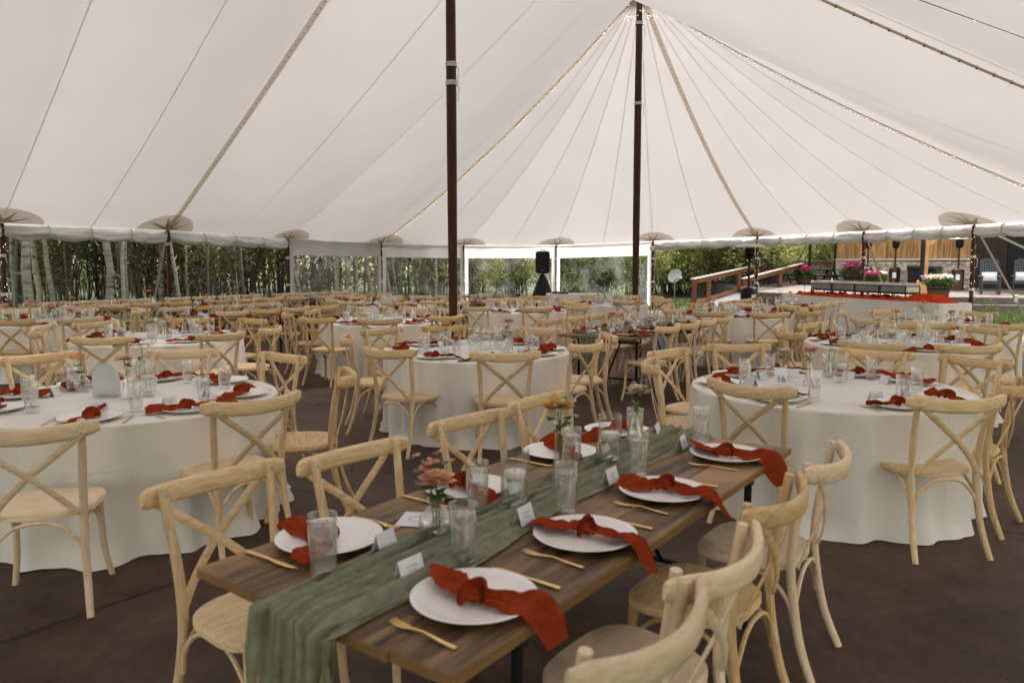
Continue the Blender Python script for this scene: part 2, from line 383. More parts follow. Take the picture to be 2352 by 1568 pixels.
BARK = [bark_mat('aspen_bark', (.115,.11,.08), (.19,.183,.14)), bark_mat('tan_bark', (.21,.185,.125), (.30,.265,.185)), bark_mat('dark_bark', (.055,.045,.03), (.09,.075,.05))]
def plank_mat():
    m, n, l, b = nodes('weathered_plank'); b.inputs['Roughness'].default_value = .5; b.inputs['Specular IOR Level'].default_value = .2
    tc = n.new('ShaderNodeTexCoord'); oi = n.new('ShaderNodeObjectInfo')
    va = n.new('ShaderNodeVectorMath'); mm = n.new('ShaderNodeMath'); mm.operation = 'MULTIPLY'; mm.inputs[1].default_value = 23
    l.new(oi.outputs['Random'], mm.inputs[0]); l.new(tc.outputs['Object'], va.inputs[0]); l.new(mm.outputs[0], va.inputs[1])
    mp = n.new('ShaderNodeMapping'); mp.inputs['Scale'].default_value = (10, .8, 10); l.new(va.outputs[0], mp.inputs[0])
    nz = n.new('ShaderNodeTexNoise'); nz.inputs['Scale'].default_value = 2; nz.inputs['Detail'].default_value = 8; nz.inputs['Roughness'].default_value = .65; l.new(mp.outputs[0], nz.inputs[0])
    bl = n.new('ShaderNodeTexNoise'); bl.inputs['Scale'].default_value = 1.7; bl.inputs['Detail'].default_value = 5; l.new(va.outputs[0], bl.inputs[0])
    r = n.new('ShaderNodeValToRGB'); e = r.color_ramp.elements
    e[0].position = .34; e[0].color = (.022,.012,.006,1); e[1].position = .68; e[1].color = (.27,.165,.085,1); q = e.new(.5); q.color = (.115,.068,.036,1)
    l.new(nz.outputs['Fac'], r.inputs[0])
    w = n.new('ShaderNodeMapRange'); w.inputs[1].default_value = .42; w.inputs[2].default_value = .64; w.inputs[4].default_value = .85; l.new(bl.outputs['Fac'], w.inputs[0])
    mx = n.new('ShaderNodeMix'); mx.data_type = 'RGBA'; mx.inputs[7].default_value = (.42,.25,.115,1)
    l.new(w.outputs[0], mx.inputs[0]); l.new(r.outputs[0], mx.inputs[6])
    # rubbed raw timber on the cut edges
    g = n.new('ShaderNodeNewGeometry'); sx = n.new('ShaderNodeSeparateXYZ'); l.new(g.outputs['True Normal'], sx.inputs[0])
    ab = n.new('ShaderNodeMath'); ab.operation = 'ABSOLUTE'; l.new(sx.outputs[2], ab.inputs[0])
    rg = n.new('ShaderNodeMapRange'); rg.inputs[1].default_value = .5; rg.inputs[2].default_value = .9; rg.inputs[3].default_value = .75; rg.inputs[4].default_value = 0
    l.new(ab.outputs[0], rg.inputs[0]); m2 = n.new('ShaderNodeMix'); m2.data_type = 'RGBA'; m2.inputs[7].default_value = (.26,.145,.058,1)
    l.new(rg.outputs[0], m2.inputs[0]); l.new(mx.outputs[2], m2.inputs[6]); l.new(m2.outputs[2], b.inputs['Base Color'])
    bn = n.new('ShaderNodeBump'); bn.inputs['Strength'].default_value = .3; bn.inputs['Distance'].default_value = .006
    l.new(nz.outputs['Fac'], bn.inputs['Height']); l.new(bn.outputs[0], b.inputs['Normal']); return m
MT['plank'] = plank_mat()
GRASS = mat('grass_ground', (.032,.042,.016), (.075,.09,.034), rough=.95, sc=2.2, det=8)
HILLM = mat('brush_hillside', (.12,.13,.05), (.29,.27,.14), rough=.95, sc=.5, det=9, c3=(.25,.255,.105))

# ------------------------------------------------------------------ ground
def structure(name, mb, m, smooth=False): return tag(mb.build(name, m, None, smooth), kind='structure')
g = MB()
def gz(u, v):
    x = -160 + 320*u; y = -60 + 330*v
    z = -.05 + max(0, y-45)*.02
    if x < -8: z += min(1.2, (-8-x)*.02)
    return (x, y, z)
g.grid(gz, 60, 60); structure('ground', g, GRASS, True)
g = MB()
def hz(u, v):
    a = radians(-180 + 360*u); r = 75 + 110*v  # unseen part behind the camera added to cut light from the front
    return (r*sin(a), r*cos(a), -1 + 17*sin(v*pi*.6)*(.55 + .45*fbm(2*cos(a), 2*sin(a), v*2)) + 7*v*(.6 + .5*(1 + sin(a))))
g.grid(hz, 160, 24); structure('hillside', g, HILLM, True)

# ------------------------------------------------------------------ tent geometry
ST = [(-10.454,15.5,2.453,.5,.08),(-8.195,18,2.413,1,.06),(-6.69,22.5,2.355,1.5,.15),(-4.513,26,2.321,2,.27),(-1.793,28,2.295,2,.28),
      (1.647,28,2.295,2,.28),(4.856,26,2.38,2,.3),(7.961,24.5,2.476,2,.35),(10.013,21.5,2.531,2,.3),(11.3,18.5,2.562,2,.25),(12.0,15.0,2.57,2,.2),
      (12.2,11.3,2.57,1,.15),(12.3,7.6,2.55,.5,.15),(11.8,4,2.5,0,.2),(10.4,.7,2.5,0,.25),(8,-2.3,2.5,0,.25),(4.8,-4.6,2.5,0,.25),(1,-5.6,2.5,0,.25),
      (-3,-5.6,2.5,0,.25),(-7,-4.2,2.5,0,.25),(-10.3,-1.6,2.5,0,.25),(-12.4,1.8,2.5,0,.25),(-13.2,5.4,2.5,0,.2),(-13,9,2.48,0,.15),(-12,12.5,2.46,.25,.1)]
NS = len(ST)
PK = [Vector((-4.6,4.1,7.7)), Vector((-.85,10.8,7.7)), Vector((2.88,17.5,7.7))]
def ridge(s):
    i = min(int(s), 1); f = s - i
    p = PK[i].lerp(PK[i+1], f); p.z -= .75*sin(pi*f)**1.2 if 0 < f < 1 else 0
    return p
def edge(t):
    i = int(math.floor(t)) % NS; f = t - math.floor(t); a = ST[i]; b = ST[(i+1) % NS]
    p = Vector(a[:3]).lerp(Vector(b[:3]), f)
    return p, a[3]+(b[3]-a[3])*f, a[4]+(b[4]-a[4])*f, f
def surf(t, u):
    b, s, k, f = edge(t); r = ridge(s)
    b.z -= .035*sin(pi*f)
    p = b.lerp(r, u); gk = (1-k)*u + k*u*u
    p.z = .007*sin(2*pi*5*f + 1.3*sin(t*7))*sin(pi*f)*math.exp(-u*16) + b.z + (r.z - b.z)*gk - (.14 if s < 1.9 else .008)*sin(pi*f)*sin(pi*min(1, u*1.02))*(1-u)
    return p
def nrm(t, u):
    a = surf(t+.02, u) - surf(t-.02, u); b = surf(t, min(1, u+.01)) - surf(t, max(0, u-.01))
    q = a.cross(b).normalized()
    if q.z > 0: q = -q
    return q                                                            # points down into the tent
# slab under the tent
slab = MB(); ring = []
cxy = Vector((0, 11, 0))
for i in range(NS*4):
    p, *_ = edge(i/4); p.z = 0; p = cxy + (p - cxy)*.985; ring.append((p.x, p.y, 0))
slab.add(ring + [(x, y, -.25) for x, y, z in ring], [list(range(len(ring)))[::-1]] + [(i, (i+1) % len(ring), (i+1) % len(ring)+len(ring), i+len(ring)) for i in range(len(ring))])
fl = structure('concrete_floor', slab, MT['floor'])
ua = Vector((.616,.788,0)); va_ = Vector((.788,-.616,0))
jm = mat('dark_joint', (.018,.011,.008), rough=1)  # dark colour of the floor's control joints
def inside(p):
    r = (p - cxy); a = 0
    for i in range(len(ring)):
        x1, y1, _ = ring[i]; x2, y2, _ = ring[(i+1) % len(ring)]
        if (y1 > p.y) != (y2 > p.y) and p.x < (x2-x1)*(p.y-y1)/(y2-y1)+x1: a ^= 1
    return a
for axis, other, base, stp in ((ua, va_, -3.61, 4.6), (va_, ua, 5.31, 6.0)):
    for k in range(-4, 8):
        c0 = other*(base + stp*k) ; pts = [c0 + axis*(q*.5) for q in range(-60, 80)]
        pts = [q for q in pts if inside(q)]
        if len(pts) > 3:
            j = MB(); w = other*.004; a, b = pts[0], pts[-1]
            j.add([a-w+Vector((0,0,.004)), b-w+Vector((0,0,.004)), b+w+Vector((0,0,.004)), a+w+Vector((0,0,.004))], [(0,1,2,3)])
            j.build('floor_joint', jm, fl, False)

tent = thing('pole_tent', 'large white sailcloth pole tent roofing the whole dining floor', 'tent')
cv = MB(); NT, NU = NS*22, 36
cv.grid(lambda a, b: surf(a*NS, .985*b**.9), NT, NU, wrap=True)
cv.build('canopy', MT['canvas'], tent, True, 0)
def ribbon(t, w, off, u0=0., u1=.985, n=44, tgt=None):
    mb = MB(); v = []
    for i in range(n+1):
        u = u0 + (u1-u0)*i/n; p = surf(t, u); q = surf(t, min(1, u+.01)) - surf(t, max(0, u-.01))
        nn = nrm(t, u); side = q.cross(nn).normalized(); c = p + nn*off
        v += [c - side*w/2, c + side*w/2]
    mb.add(v, [(2*i, 2*i+1, 2*i+3, 2*i+2) for i in range(n)]); return mb
WIDE = {1, 3, 7}
for i in range(NS*2):
    t = i/2
    if t in WIDE: continue
    ribbon(t, .024, .012).build('seam', MT['seam'], tent, True, 0)
for t in sorted(WIDE):
    sp_ = ribbon(t, .135, .022).build('webbing_strap', MT['webbing'], tent, True, 0)
    d = MB()
    for i in range(70):
        u = .01 + .95*i/70; p = surf(t, u) + nrm(t, u)*.03
        for k in range(1): d.lathe([(0,-.004),(.016,-.002),(.016,.004)], 6, tuple(p))
    tag(d.build('lacing_eyelets', MT['wire'], sp_), kind='stuff')
for i in range(NS):                                                     # star reinforcement at every side pole
    if 13 <= i <= 20: continue
    L1 = (Vector(ST[(i+1) % NS][:3]) - Vector(ST[i][:3])).length; L0 = (Vector(ST[i-1][:3]) - Vector(ST[i][:3])).length
    LU = (ridge(ST[i][3]) - Vector(ST[i][:3])).length
    def sp(r, a, off):
        x = r*cos(a); y = r*sin(a); t = i + (x/L1 if x > 0 else x/L0); u = max(.0, y/LU)
        return surf(t, u) + nrm(t, max(u, .004))*off
    pt = MB(); pt.grid(lambda a, b: sp(.76*max(b, .02), pi*(.02 + .96*a), .014), 24, 5)
    st_ = pt.build('star_patch', MT['canvas2'], tent, True, 0)
    s_ = MB(); v = [sp(.03, pi/2, .022)]
    for k in range(11):
        a = pi*(.03 + .94*k/10); v.append(sp(.68 if k % 2 == 0 else .20, a, .022))
    s_.add(v, [(0, k, k+1) for k in range(1, 11)]); s_.build('star', MT['canvas3'], st_, False)
for pi_ in (1, 2):                                                       # toothed collars at the two pole tops in view
    c = MB(); v = []; n = 36
    ts = ([3 + 7*k/n for k in range(n+1)] if pi_ == 2 else [.8 + .4*k/n for k in range(n+1)])
    for k, t in enumerate(ts):
        tip = .050 if k % 2 == 0 else .032
        v += [surf(t, 1-tip) + nrm(t, 1-tip)*.02, surf(t, .99) + nrm(t, .985)*.02]
    c.add(v, [(2*k, 2*k+1, 2*k+3, 2*k+2) for k in range(n)]); c.build('peak_collar', MT['canvas3'], tent, False)
# eave webbing band, bay by bay
for i in list(range(0, 13)) + list(range(20, NS)):
    b = MB()
    def ew(a, c):
        p = surf(i + a, 0); q = edge(i + a)[0]
        return (p.x, p.y, p.z + .015 - .085*c)
    b.grid(ew, 16, 2); b.build('eave_band', MT['canvas2'], tent, True, 0)

# poles
def pole(name, label, x, y, h, r0, r1, ties, group, lean=(0,0)):
    t = thing(name, label, 'tent pole', (x, y, 0), 0, group)
    n = 12; pts = [(lean[0]*k/n, lean[1]*k/n, h*k/n) for k in range(n+1)]
    MB().tube(pts, [r0 + (r1-r0)*abs(k/n*2-1)**1.5 for k in range(n+1)], 14).build('shaft', MT['pole'], t)
    for z in ties:
        k = MB(); 
        for q in range(3): k.lathe([(r0+.002, -.012), (r0+.012, -.006), (r0+.012, .006), (r0+.002, .012)], 14, (lean[0]*z/h, lean[1]*z/h, z + .022*q + .006*sin(q*5)))
        k.tube(bez([(r0+.01, 0, z), (r0+.035, .01, z-.06), (r0+.02, -.01, z-.16), (r0+.03, 0, z-.24)], 4), .006, 5)
        k.build('cord_tie', MT['tie'], t)
    return t
pole('centre_pole', 'thick dark brown tent pole standing left of centre among the tables', PK[1].x, PK[1].y, 7.75, .072, .058, (4.1, 4.35), 'dark centre poles of the tent', (0, 0))
pole('centre_pole', 'dark brown tent pole under the toothed collar right of centre', PK[2].x, PK[2].y, 7.75, .084, .066, (5.2, 6.95), 'dark centre poles of the tent', (-.02, 0))
PL = {0: 'side pole at the left edge of the picture', 1: 'side pole left, under the wide lit strapless star', 2: 'side pole', 3: '', 4: '', 5: '', 6: '', 7: '', 8: '', 9: '', 10: '', 11: '', 12: '', 24: '', 23: ''}
SPL = {0: 'dark side pole cut by the left edge of the photo', 1: 'dark side pole in front of the left aspen trunks with a hanging white cord',
       2: 'dark side pole where the rolled wall meets the first clear window wall', 3: 'dark side pole under the fairy-lit strap between two window walls',
       4: 'dark side pole just right of the front centre pole', 5: 'dark side pole behind the black loudspeaker', 6: 'dark side pole with a small white globe right of the last window wall',
       7: 'dark side pole behind the silver-hooded patio heater', 8: 'fairy-lit side pole before the stone wall', 9: 'fairy-lit side pole at the right end of the buffet table',
       10: 'dark side pole beyond the right edge, nearest the buffet', 11: 'dark side pole far out on the right side', 12: 'dark side pole on the right beside the camera', 24: 'dark side pole just out of view on the left', 23: 'dark side pole far out on the left side'}
def fairy(name, label, pts, group, wob=.03, n=None, r=.013, seed=1):
    """thin wire winding along pts with tiny bulbs"""
    R = random.Random(seed); P = [Vector(p) for p in pts]
    t = thing(name, label, 'string lights', tuple(P[0]), 0, group); o = P[0]
    MB().tube([tuple(p - o) for p in P], .004, 4).build('wire', MT['wire'], t)
    b = MB(); tot = sum((P[i+1]-P[i]).length for i in range(len(P)-1)); n = n or int(tot/.11)
    for k in range(n):
        q = k/n*(len(P)-1); i = int(q); p = P[i].lerp(P[i+1], q-i) - o + Vector((R.uniform(-wob,wob), R.uniform(-wob,wob), R.uniform(-wob,wob)))
        x, y, z = p; rr = r*R.uniform(.7, 1.2)
        b.add([(x+rr,y,z),(x-rr,y,z),(x,y+rr,z),(x,y-rr,z),(x,y,z+rr),(x,y,z-rr)], [(0,2,4),(2,1,4),(1,3,4),(3,0,4),(2,0,5),(1,2,5),(3,1,5),(0,3,5)])
    tag(b.build('bulbs', MT['bulb'], t, False), kind='stuff')
for i, lab in SPL.items():
    x, y, z = ST[i][:3]
    q = Vector((x, y, 0)) - cxy; q.z = 0; q.normalize()
    lean = -q*.10
    pole('side_pole', lab, x + q.x*.10, y + q.y*.10, z - .02, .050, .046, (1.75, .95) if i not in (1,) else (2.05,), 'dark side poles round the tent', (lean.x, lean.y))
    if i in (0, 3, 4, 5, 6, 7, 8, 9):
        pts = []
        for k in range(60):
            a = k*.9; zz = .1 + (z-.2)*k/59; f = zz/z; pts.append((x + q.x*.10*(1-f) + .056*cos(a), y + q.y*.10*(1-f) + .056*sin(a), zz))
        fairy('fairy_lights', 'fairy lights wound on ' + lab.replace('dark ', '').replace('fairy-lit ', '').replace('with a small white globe ', ''), pts, 'fairy lights on side poles', .010, 44, .0055, i)
def under(t, off, u0=0, u1=.97, n=40): return [surf(t, u0+(u1-u0)*k/n) + nrm(t, u0+(u1-u0)*k/n)*off for k in range(n+1)]
fairy('fairy_lights', 'warm fairy lights along the wide strap rising left of the back pole', under(3, .05), 'fairy lights on roof lines', .035, 190, .0065, 51)
for t, lab in ((10, 'twin roof rope running right from the back pole collar'), (11, 'twin roof rope crossing the upper right corner')):
    th = thing('roof_rope', lab, 'rope', tuple(surf(t, 0)), 0, 'twin ropes under the roof')
    o = surf(t, 0)
    for sx in (-.03, .03):
        P = under(t, .14, .0, .98 if t == 11 else .93); MB().tube([tuple(p - o + Vector((sx*.5, sx, 0))) for p in P], .012 if t == 11 else .008, 6).build('strand', MT['webbing'], th)
    k = MB()
    for j in range(46 if t == 11 else 0):
        p = under(t, .14, .02+.02*j, .03+.02*j, 1)[0] - o; k.lathe([(.0,-.03),(.019,-.02),(.019,.02),(0,.03)], 6, tuple(p))
    if t == 11: tag(k.build('rope_clips', MT['wire'], th), kind='stuff')
fairy('fairy_lights', 'warm fairy lights along the rope running right from the back pole collar', under(10, .17), 'fairy lights on roof lines', .02, 120, .0065, 52)
fairy('fairy_lights', 'sparse fairy lights crossing the extreme upper right corner', under(11.6, .12), 'fairy lights on roof lines', .03, 16, .006, 53)
fairy('fairy_lights', 'fairy lights bunched on the back pole collar', [(PK[2].x + .3*cos(a), PK[2].y + .3*sin(a), 7.1 + .05*sin(3*a)) for a in [k*.35 for k in range(19)]], 'fairy lights on roof lines', .06, 40, .0065, 54)

# side walls
def roll(i, lab):
    a = Vector(ST[i][:3]); b = Vector(ST[(i+1) % NS][:3]); t = thing('rolled_wall', lab, 'tent wall', tuple(a), 0, 'white tent walls rolled up under the eave')
    L = (b-a).length; d = (b-a).normalized(); nv = Vector((-d.y, d.x, 0))
    if (cxy - a).dot(nv) < 0: nv = -nv
    nt = 4; seed = i*7.3
    def rf(u, v):
        x = .04 + u*(L-.08); ph = (u*nt) % 1; sag = .035*sin(pi*ph)
        A = 2*pi*v; w = .055 + .05*sin(pi*ph)**.5 + .012*fbm(x*5, v*4, seed); h = .088 + .035*sin(pi*ph)**.7 + .03*fbm(x*2.1+3, sin(A)*1.2, seed)
        rr = 1 + .30*fbm(x*1.3 + cos(A)*.5, sin(A)*2.8 + x*.7, seed+9) + .13*sin(A*4 + x*2.2 + seed) + .10*fbm(x*6, A*2.5, seed)
        p = a + d*x + nv*(cos(A)*w*rr); z = a.z + (b-a).z*x/L - .185 - sag + sin(A)*h*rr
        return tuple(p - a)[:2] + (z - a.z,)
    m = MB(); m.grid(rf, 90, 18); m.build('roll', MT['rolled'], t, True, 0)
    hb = MB(); hb.grid(lambda u, v: tuple((a + d*(u*L) + nv*(.02 + .012*sin(u*40) + .01*v))[k] - a[k] for k in (0, 1)) + ((b-a).z*u - .05 - .10*v - .02*abs(fbm(u*9, v, seed)),), 60, 3)
    hb.build('wall_header', MT['header'], t, True, 0)
    for k in range(1, nt):
        u = k/nt; c = a + d*(u*L) - a; tm = MB()
        pts = [(c.x + nv.x*.10*cos(q), c.y + nv.y*.10*cos(q), (b-a).z*u - .17 + .135*sin(q)) for q in [2*pi*j/14 for j in range(15)]]
        tm.sweep(pts, [(-.02,-.003),(.02,-.003),(.02,.003),(-.02,.003)], tuple(d), None, False); tm.build('tie_strap', MT['header'], t)
VNL = glassm('clear_vinyl', (.90,.91,.91), .40, (.70,.73,.72), 1.1, .85, .45, .95)
def window(i, lab):
    a = Vector(ST[i][:3]); b = Vector(ST[i+1][:3]); t = thing('window_wall', lab, 'tent wall', tuple(a), 0, 'clear window walls at the back of the tent')
    L = (b-a).length; d = (b-a).normalized(); nv = Vector((-d.y, d.x, 0))
    if (cxy - a).dot(nv) < 0: nv = -nv
    def pan(x0, x1, z0, z1, amp, nx, nz):
        m = MB()
        def fn(u, v):
            x = x0 + (x1-x0)*u; z = z0 + (z1-z0)*v
            p = d*x + nv*(.03 + amp*fbm(x*1.3, z*.8, i*3.1) + amp*.4*sin(x*7+i)*(1-v))
            return (p.x, p.y, z + (b-a).z*x/L)
        m.grid(fn, nx, nz); return m
    H = a.z
    pan(.03, L-.03, -.50, -.045, .03, 30, 6).build('wall_header', MT['header'], t, True, 0)
    pan(.17, L-.17, -H+.05, -.50, .05, 40, 16).build('window_pane', VNL, t, True, 0)
    pan(.03, .17, -H+.05, -.50, .03, 4, 16).build('edge_strip', MT['header'], t, True, 0)
    pan(L-.17, L-.03, -H+.05, -.50, .03, 4, 16).build('edge_strip', MT['header'], t, True, 0)
RL = {0: 'white wall rolled under the eave at the left, before the aspens', 1: 'white wall rolled under the eave, second from the left', 6: 'white wall rolled under the eave between window wall and patio heater',
      7: 'white wall rolled under the eave above the ramp rails', 8: 'white wall rolled under the eave above the stone wall', 9: 'white wall rolled under the eave at the right edge',
      10: 'white rolled wall on the right side out of view', 24: 'white rolled wall on the left side out of view'}
for i, l_ in RL.items(): roll(i, l_)
for i, l_ in ((2, 'clear window wall before the aspens, leftmost of four'), (3, 'clear window wall left of the front centre pole'),
              (4, 'clear window wall between front centre pole and loudspeaker'), (5, 'clear window wall behind the back centre pole')): window(i, l_)
# guy straps with ratchets outside
for i, lab, dx, ln in ((1, 'brown guy strap slanting down among the left aspens', -.25, 3.0), (6, 'guy strap right of the last window wall', 0, 2.8), (7, 'grey guy strap crossing the near ramp rail', .25, 2.9),
                   (8, 'grey guy strap crossing the stone wall behind the buffet', .0, 3.0), (9, 'grey guy strap ending by the planting at the kerb', .0, 3.4), (9, 'grey guy strap slanting towards the rocking chairs', -.75, 5.2)):
    a = Vector(ST[i][:3]); q = a - cxy; q.z = 0; q.normalize(); an = atan2(q.y, q.x) + dx
    e = a + Vector((cos(an), sin(an), 0))*ln; e.z = -.05
    t = thing('guy_strap', lab, 'guy strap', tuple(e), 0, 'guy straps of the tent')
    dr = a - e; sd = Vector((1, 0, 0))
    m = MB(); m.sweep([(0,0,0), tuple(dr*.3), tuple(dr*.6), tuple(dr)], [(-.028,-.003),(.028,-.003),(.028,.003),(-.028,.003)], (0, 1, 0)); m.build('strap', MT['guy'], t)
    m = MB(); c = dr*.28; m.bbox(c.x-.05, c.x+.05, c.y-.03, c.y+.03, c.z-.10, c.z+.10, .012); m.build('ratchet', MT['steel'], t)
    MB().tube([(0,0,.12), (0,0,-.3)], .02, 8).build('stake', MT['steel'], t)
# ------------------------------------------------------------------ lodge, patio and ramp
def pz(y): return .42 + (y - 25)*.0125
p = MB(); PP = [(9.8,29.6),(12.5,26.9),(27,23.6),(34,36),(30,47),(10.5,44)]
p.add([(x, y, pz(y)) for x, y in PP] + [(x, y, -.3) for x, y in PP], [tuple(range(6))] + [(i+6, (i+1) % 6+6, (i+1) % 6, i) for i in range(6)])
patio = structure('patio', p, MT['patio'])
st = MB(); a = Vector((12.3,26.95,0)); b = Vector((27.2,23.4,0)); d = (b-a).normalized(); n_ = Vector((-d.y, d.x, 0))
if n_.y > 0: n_ = -n_
for k in range(5):
    s_ = MB(); x0 = k*3.05; x1 = x0 + 3.03
    q = [a + d*x0 + n_*.0, a + d*x1 + n_*.0, a + d*x1 + n_*.42, a + d*x0 + n_*.42]
    s_.add([(c.x, c.y, .19) for c in q] + [(c.x, c.y, -.2) for c in q], [(0,1,2,3)] + [(i, i+4, (i+1) % 4+4, (i+1) % 4) for i in range(4)])
    s_.build('kerb_step', MT['patio'], patio, False)

WL = Vector((16.8, 39, 0)); lod = thing('lodge_building', 'lodge with warm vertical boards above a ledge stone base beyond the patio', 'building', (WL.x, WL.y, .50), atan2(-.846, .534))
MB().box(-.05, 14, .14, 7, -.5, 5.6).build('wall_core', MT['darkwood'], lod, False)
pm = {}
for k in range(46):                                                    # upright siding boards
    w = .146; x = k*w; m = MB(); dy = rnd.uniform(0, .006); m.bbox(x + .003, x + w - .003, .02 + dy, .14, 1.33, 5.2, .004); m.build('siding_board', MT['siding'], lod, False)
R = random.Random(3); z = -.1; row = 0
while z < 1.17:                                                         # ledge stones
    h = R.choice((.09, .12, .15)); x = -.02
    while x < 6.72:
        w = min(R.uniform(.18, .52), 6.74 - x); m = MB(); dy = R.uniform(-.03, .03)
        m.bbox(x + .006, x + w - .006, -.02 + dy, .14, z + .006, z + h - .006, .014)
        m.v = [(vx + R.uniform(-.006,.006), vy + R.uniform(-.008,.008), vz + R.uniform(-.006,.006)) for vx, vy, vz in m.v]
        m.build('ledge_stone', MT['stone'], lod, False); x += w
    z += h; row += 1
MB().box(-.02, 6.74, .06, .13, -.2, 1.24).build('mortar_bed', MT['mortar'], lod, False)
for k in range(5): MB().bbox(k*1.35-.04, k*1.35+1.30, -.07, .13, 1.235, 1.325, .012).build('cap_stone', MT['cap'], lod, False)
MB().tube([(-.09, .0, -.1), (-.09, .0, 5.0)], .06, 8).build('downpipe', MT['blackmetal'], lod)
for k in range(22): MB().bbox(6.80 + k*.30, 7.09 + k*.30, .06, .14, -.3, 5.2, .005).build('dark_board', MT['darkwood'], lod, False)
dr = MB().bbox(8.1, 9.2, .0, .10, -.05, 2.25, .01).build('doorway', MT['blackplastic'], lod, False)  # solid black slab, darkness of the open interior put into its colour
MB().bbox(8.0, 8.1, -.03, .10, -.05, 2.35, .01).build('door_jamb', MT['darkwood'], dr, False); MB().bbox(9.2, 9.3, -.03, .10, -.05, 2.35, .01).build('door_jamb', MT['darkwood'], dr, False)
rf = MB(); rf.box(-.6, 14.5, -.5, 7.5, 5.25, 5.42); rf.build('roof', MT['darkwood'], lod, False)
so = MB(); so.bbox(6.2, 6.31, -.075, -.03, .62, .80, .006); so.build('outlet_box', MT['cap'], lod, False)
# dark stained timber posts holding the porch roof
def post(x, y, lab, pipe, br):
    zb = pz(y); t = thing('timber_post', lab, 'post', (x, y, zb), radians(-30), 'honey timber posts of the lodge porch')
    MB().bbox(-.22, .22, -.22, .22, 0, .50, .02).build('post_base', MT['timber'], t, False)
    MB().bbox(-.13, .13, -.13, .13, .50, 4.9, .012).build('post', MT['timber'], t, False)
    m = MB(); m.sweep([(br*.12, 0, 1.85), (br*.5, 0, 2.3), (br*.95, 0, 2.95)], [(-.09,-.09),(.09,-.09),(.09,.09),(-.09,.09)], (0, 1, 0)); m.build('brace', MT['timber'], t, False)
    if pipe: MB().tube([(-.06, -.20, .45), (-.06, -.20, 4.9)], .075, 10).build('downpipe', MT['blackplastic'], t)
post(15.55, 28.4, 'honey timber post with black downpipe beside the flower barrel', True, 1)
post(21.4, 35.0, 'honey timber post at the end of the stone wall left of the rocking chairs', False, -1)

# ramp with two railings
A0 = Vector((6.8, 28, 0)); B0 = Vector((9.0, 29, 0)); rd = Vector((.5365, .844, 0)); RLn = 10.7
def rz_(s): return .02 + .60*max(0, min(1, s/RLn))
rampo = thing('ramp', 'grey boarded ramp rising between brown rails to the patio', 'ramp', tuple(A0))
for k in range(44):
    s0 = k*RLn/44; s1 = s0 + RLn/44 - .012; q = [A0 + rd*s0, B0 + rd*s0, B0 + rd*s1, A0 + rd*s1]; zz = rz_(s0)
    m = MB(); m.add([tuple(c - A0 + Vector((0,0,zz))) for c in q] + [tuple(c - A0 + Vector((0,0,zz-.04))) for c in q], [(0,1,2,3),(7,6,5,4)] + [(i, i+4, (i+1) % 4+4, (i+1) % 4) for i in range(4)])
    m.build('deck_board', MT['deckgrey'], rampo, False)
for O in (A0, B0):
    m = MB(); m.sweep([tuple(O - A0 + rd*s + Vector((0,0,rz_(s)-.16))) for s in (0, RLn)], [(-.03,-.11),(.03,-.11),(.03,.10),(-.03,.10)]); m.build('side_joist', MT['deckwood'], rampo, False)
def railing(name, lab, O, dr, sp, zf, ext=0, hh=1.0):
    t = thing(name, lab, 'railing', tuple(O), 0, 'red brown timber railings with wire panels')
    for s in sp:
        m = MB(); c = dr*s; z = zf(s); m.bbox(c.x-.075, c.x+.075, c.y-.075, c.y+.075, -.05, z + hh - .06, .008); m.build('post', MT['deckwood'], t, False)
    s0, s1 = sp[0]-.25, sp[-1]+.15+ext
    def bar(nm, dz, w, h, mt_):
        m = MB(); m.sweep([tuple(dr*s + Vector((0,0,zf(s)+dz))) for s in (s0, s1)], [(-w,-h),(w,-h),(w,h),(-w,h)]); m.build(nm, mt_, t, False)
    bar('cap_rail', hh, .10, .02, MT['caprail']); bar('top_rail', hh-.11, .025, .075, MT['deckwood']); bar('bottom_rail', .10, .025, .065, MT['deckwood'])
    m = MB(); n = int((sp[-1]-sp[0])/.11)
    for k in range(n):
        s = sp[0] + k*.11; c = dr*s; z = zf(s); m.tube([(c.x, c.y, z+.16), (c.x, c.y, z+hh-.18)], .004, 3)
    for k in range(8):
        m.tube([tuple(dr*s + Vector((0,0,zf(s)+.2+k*.085))) for s in (sp[0], sp[-1])], .004, 3)
    tag(m.build('wire_panel', MT['blackmetal'], t), kind='stuff')
railing('railing', 'far ramp railing, from the short double posts by the grass', A0, rd, (0, 1.7, 5.9, 9.0, 10.7), rz_)
railing('railing', 'near ramp railing, crossed by a guy strap and patio heater', B0, rd, (0, .6, 5.7, 10.2), rz_)
railing('railing', 'level landing railing running to the left end of the lodge', Vector((11.6, 38.6, 0)), Vector((5.1, .9, 0)).normalized(), (0, 1.7, 3.4, 5.1), lambda s: .68, 0, 1.05)
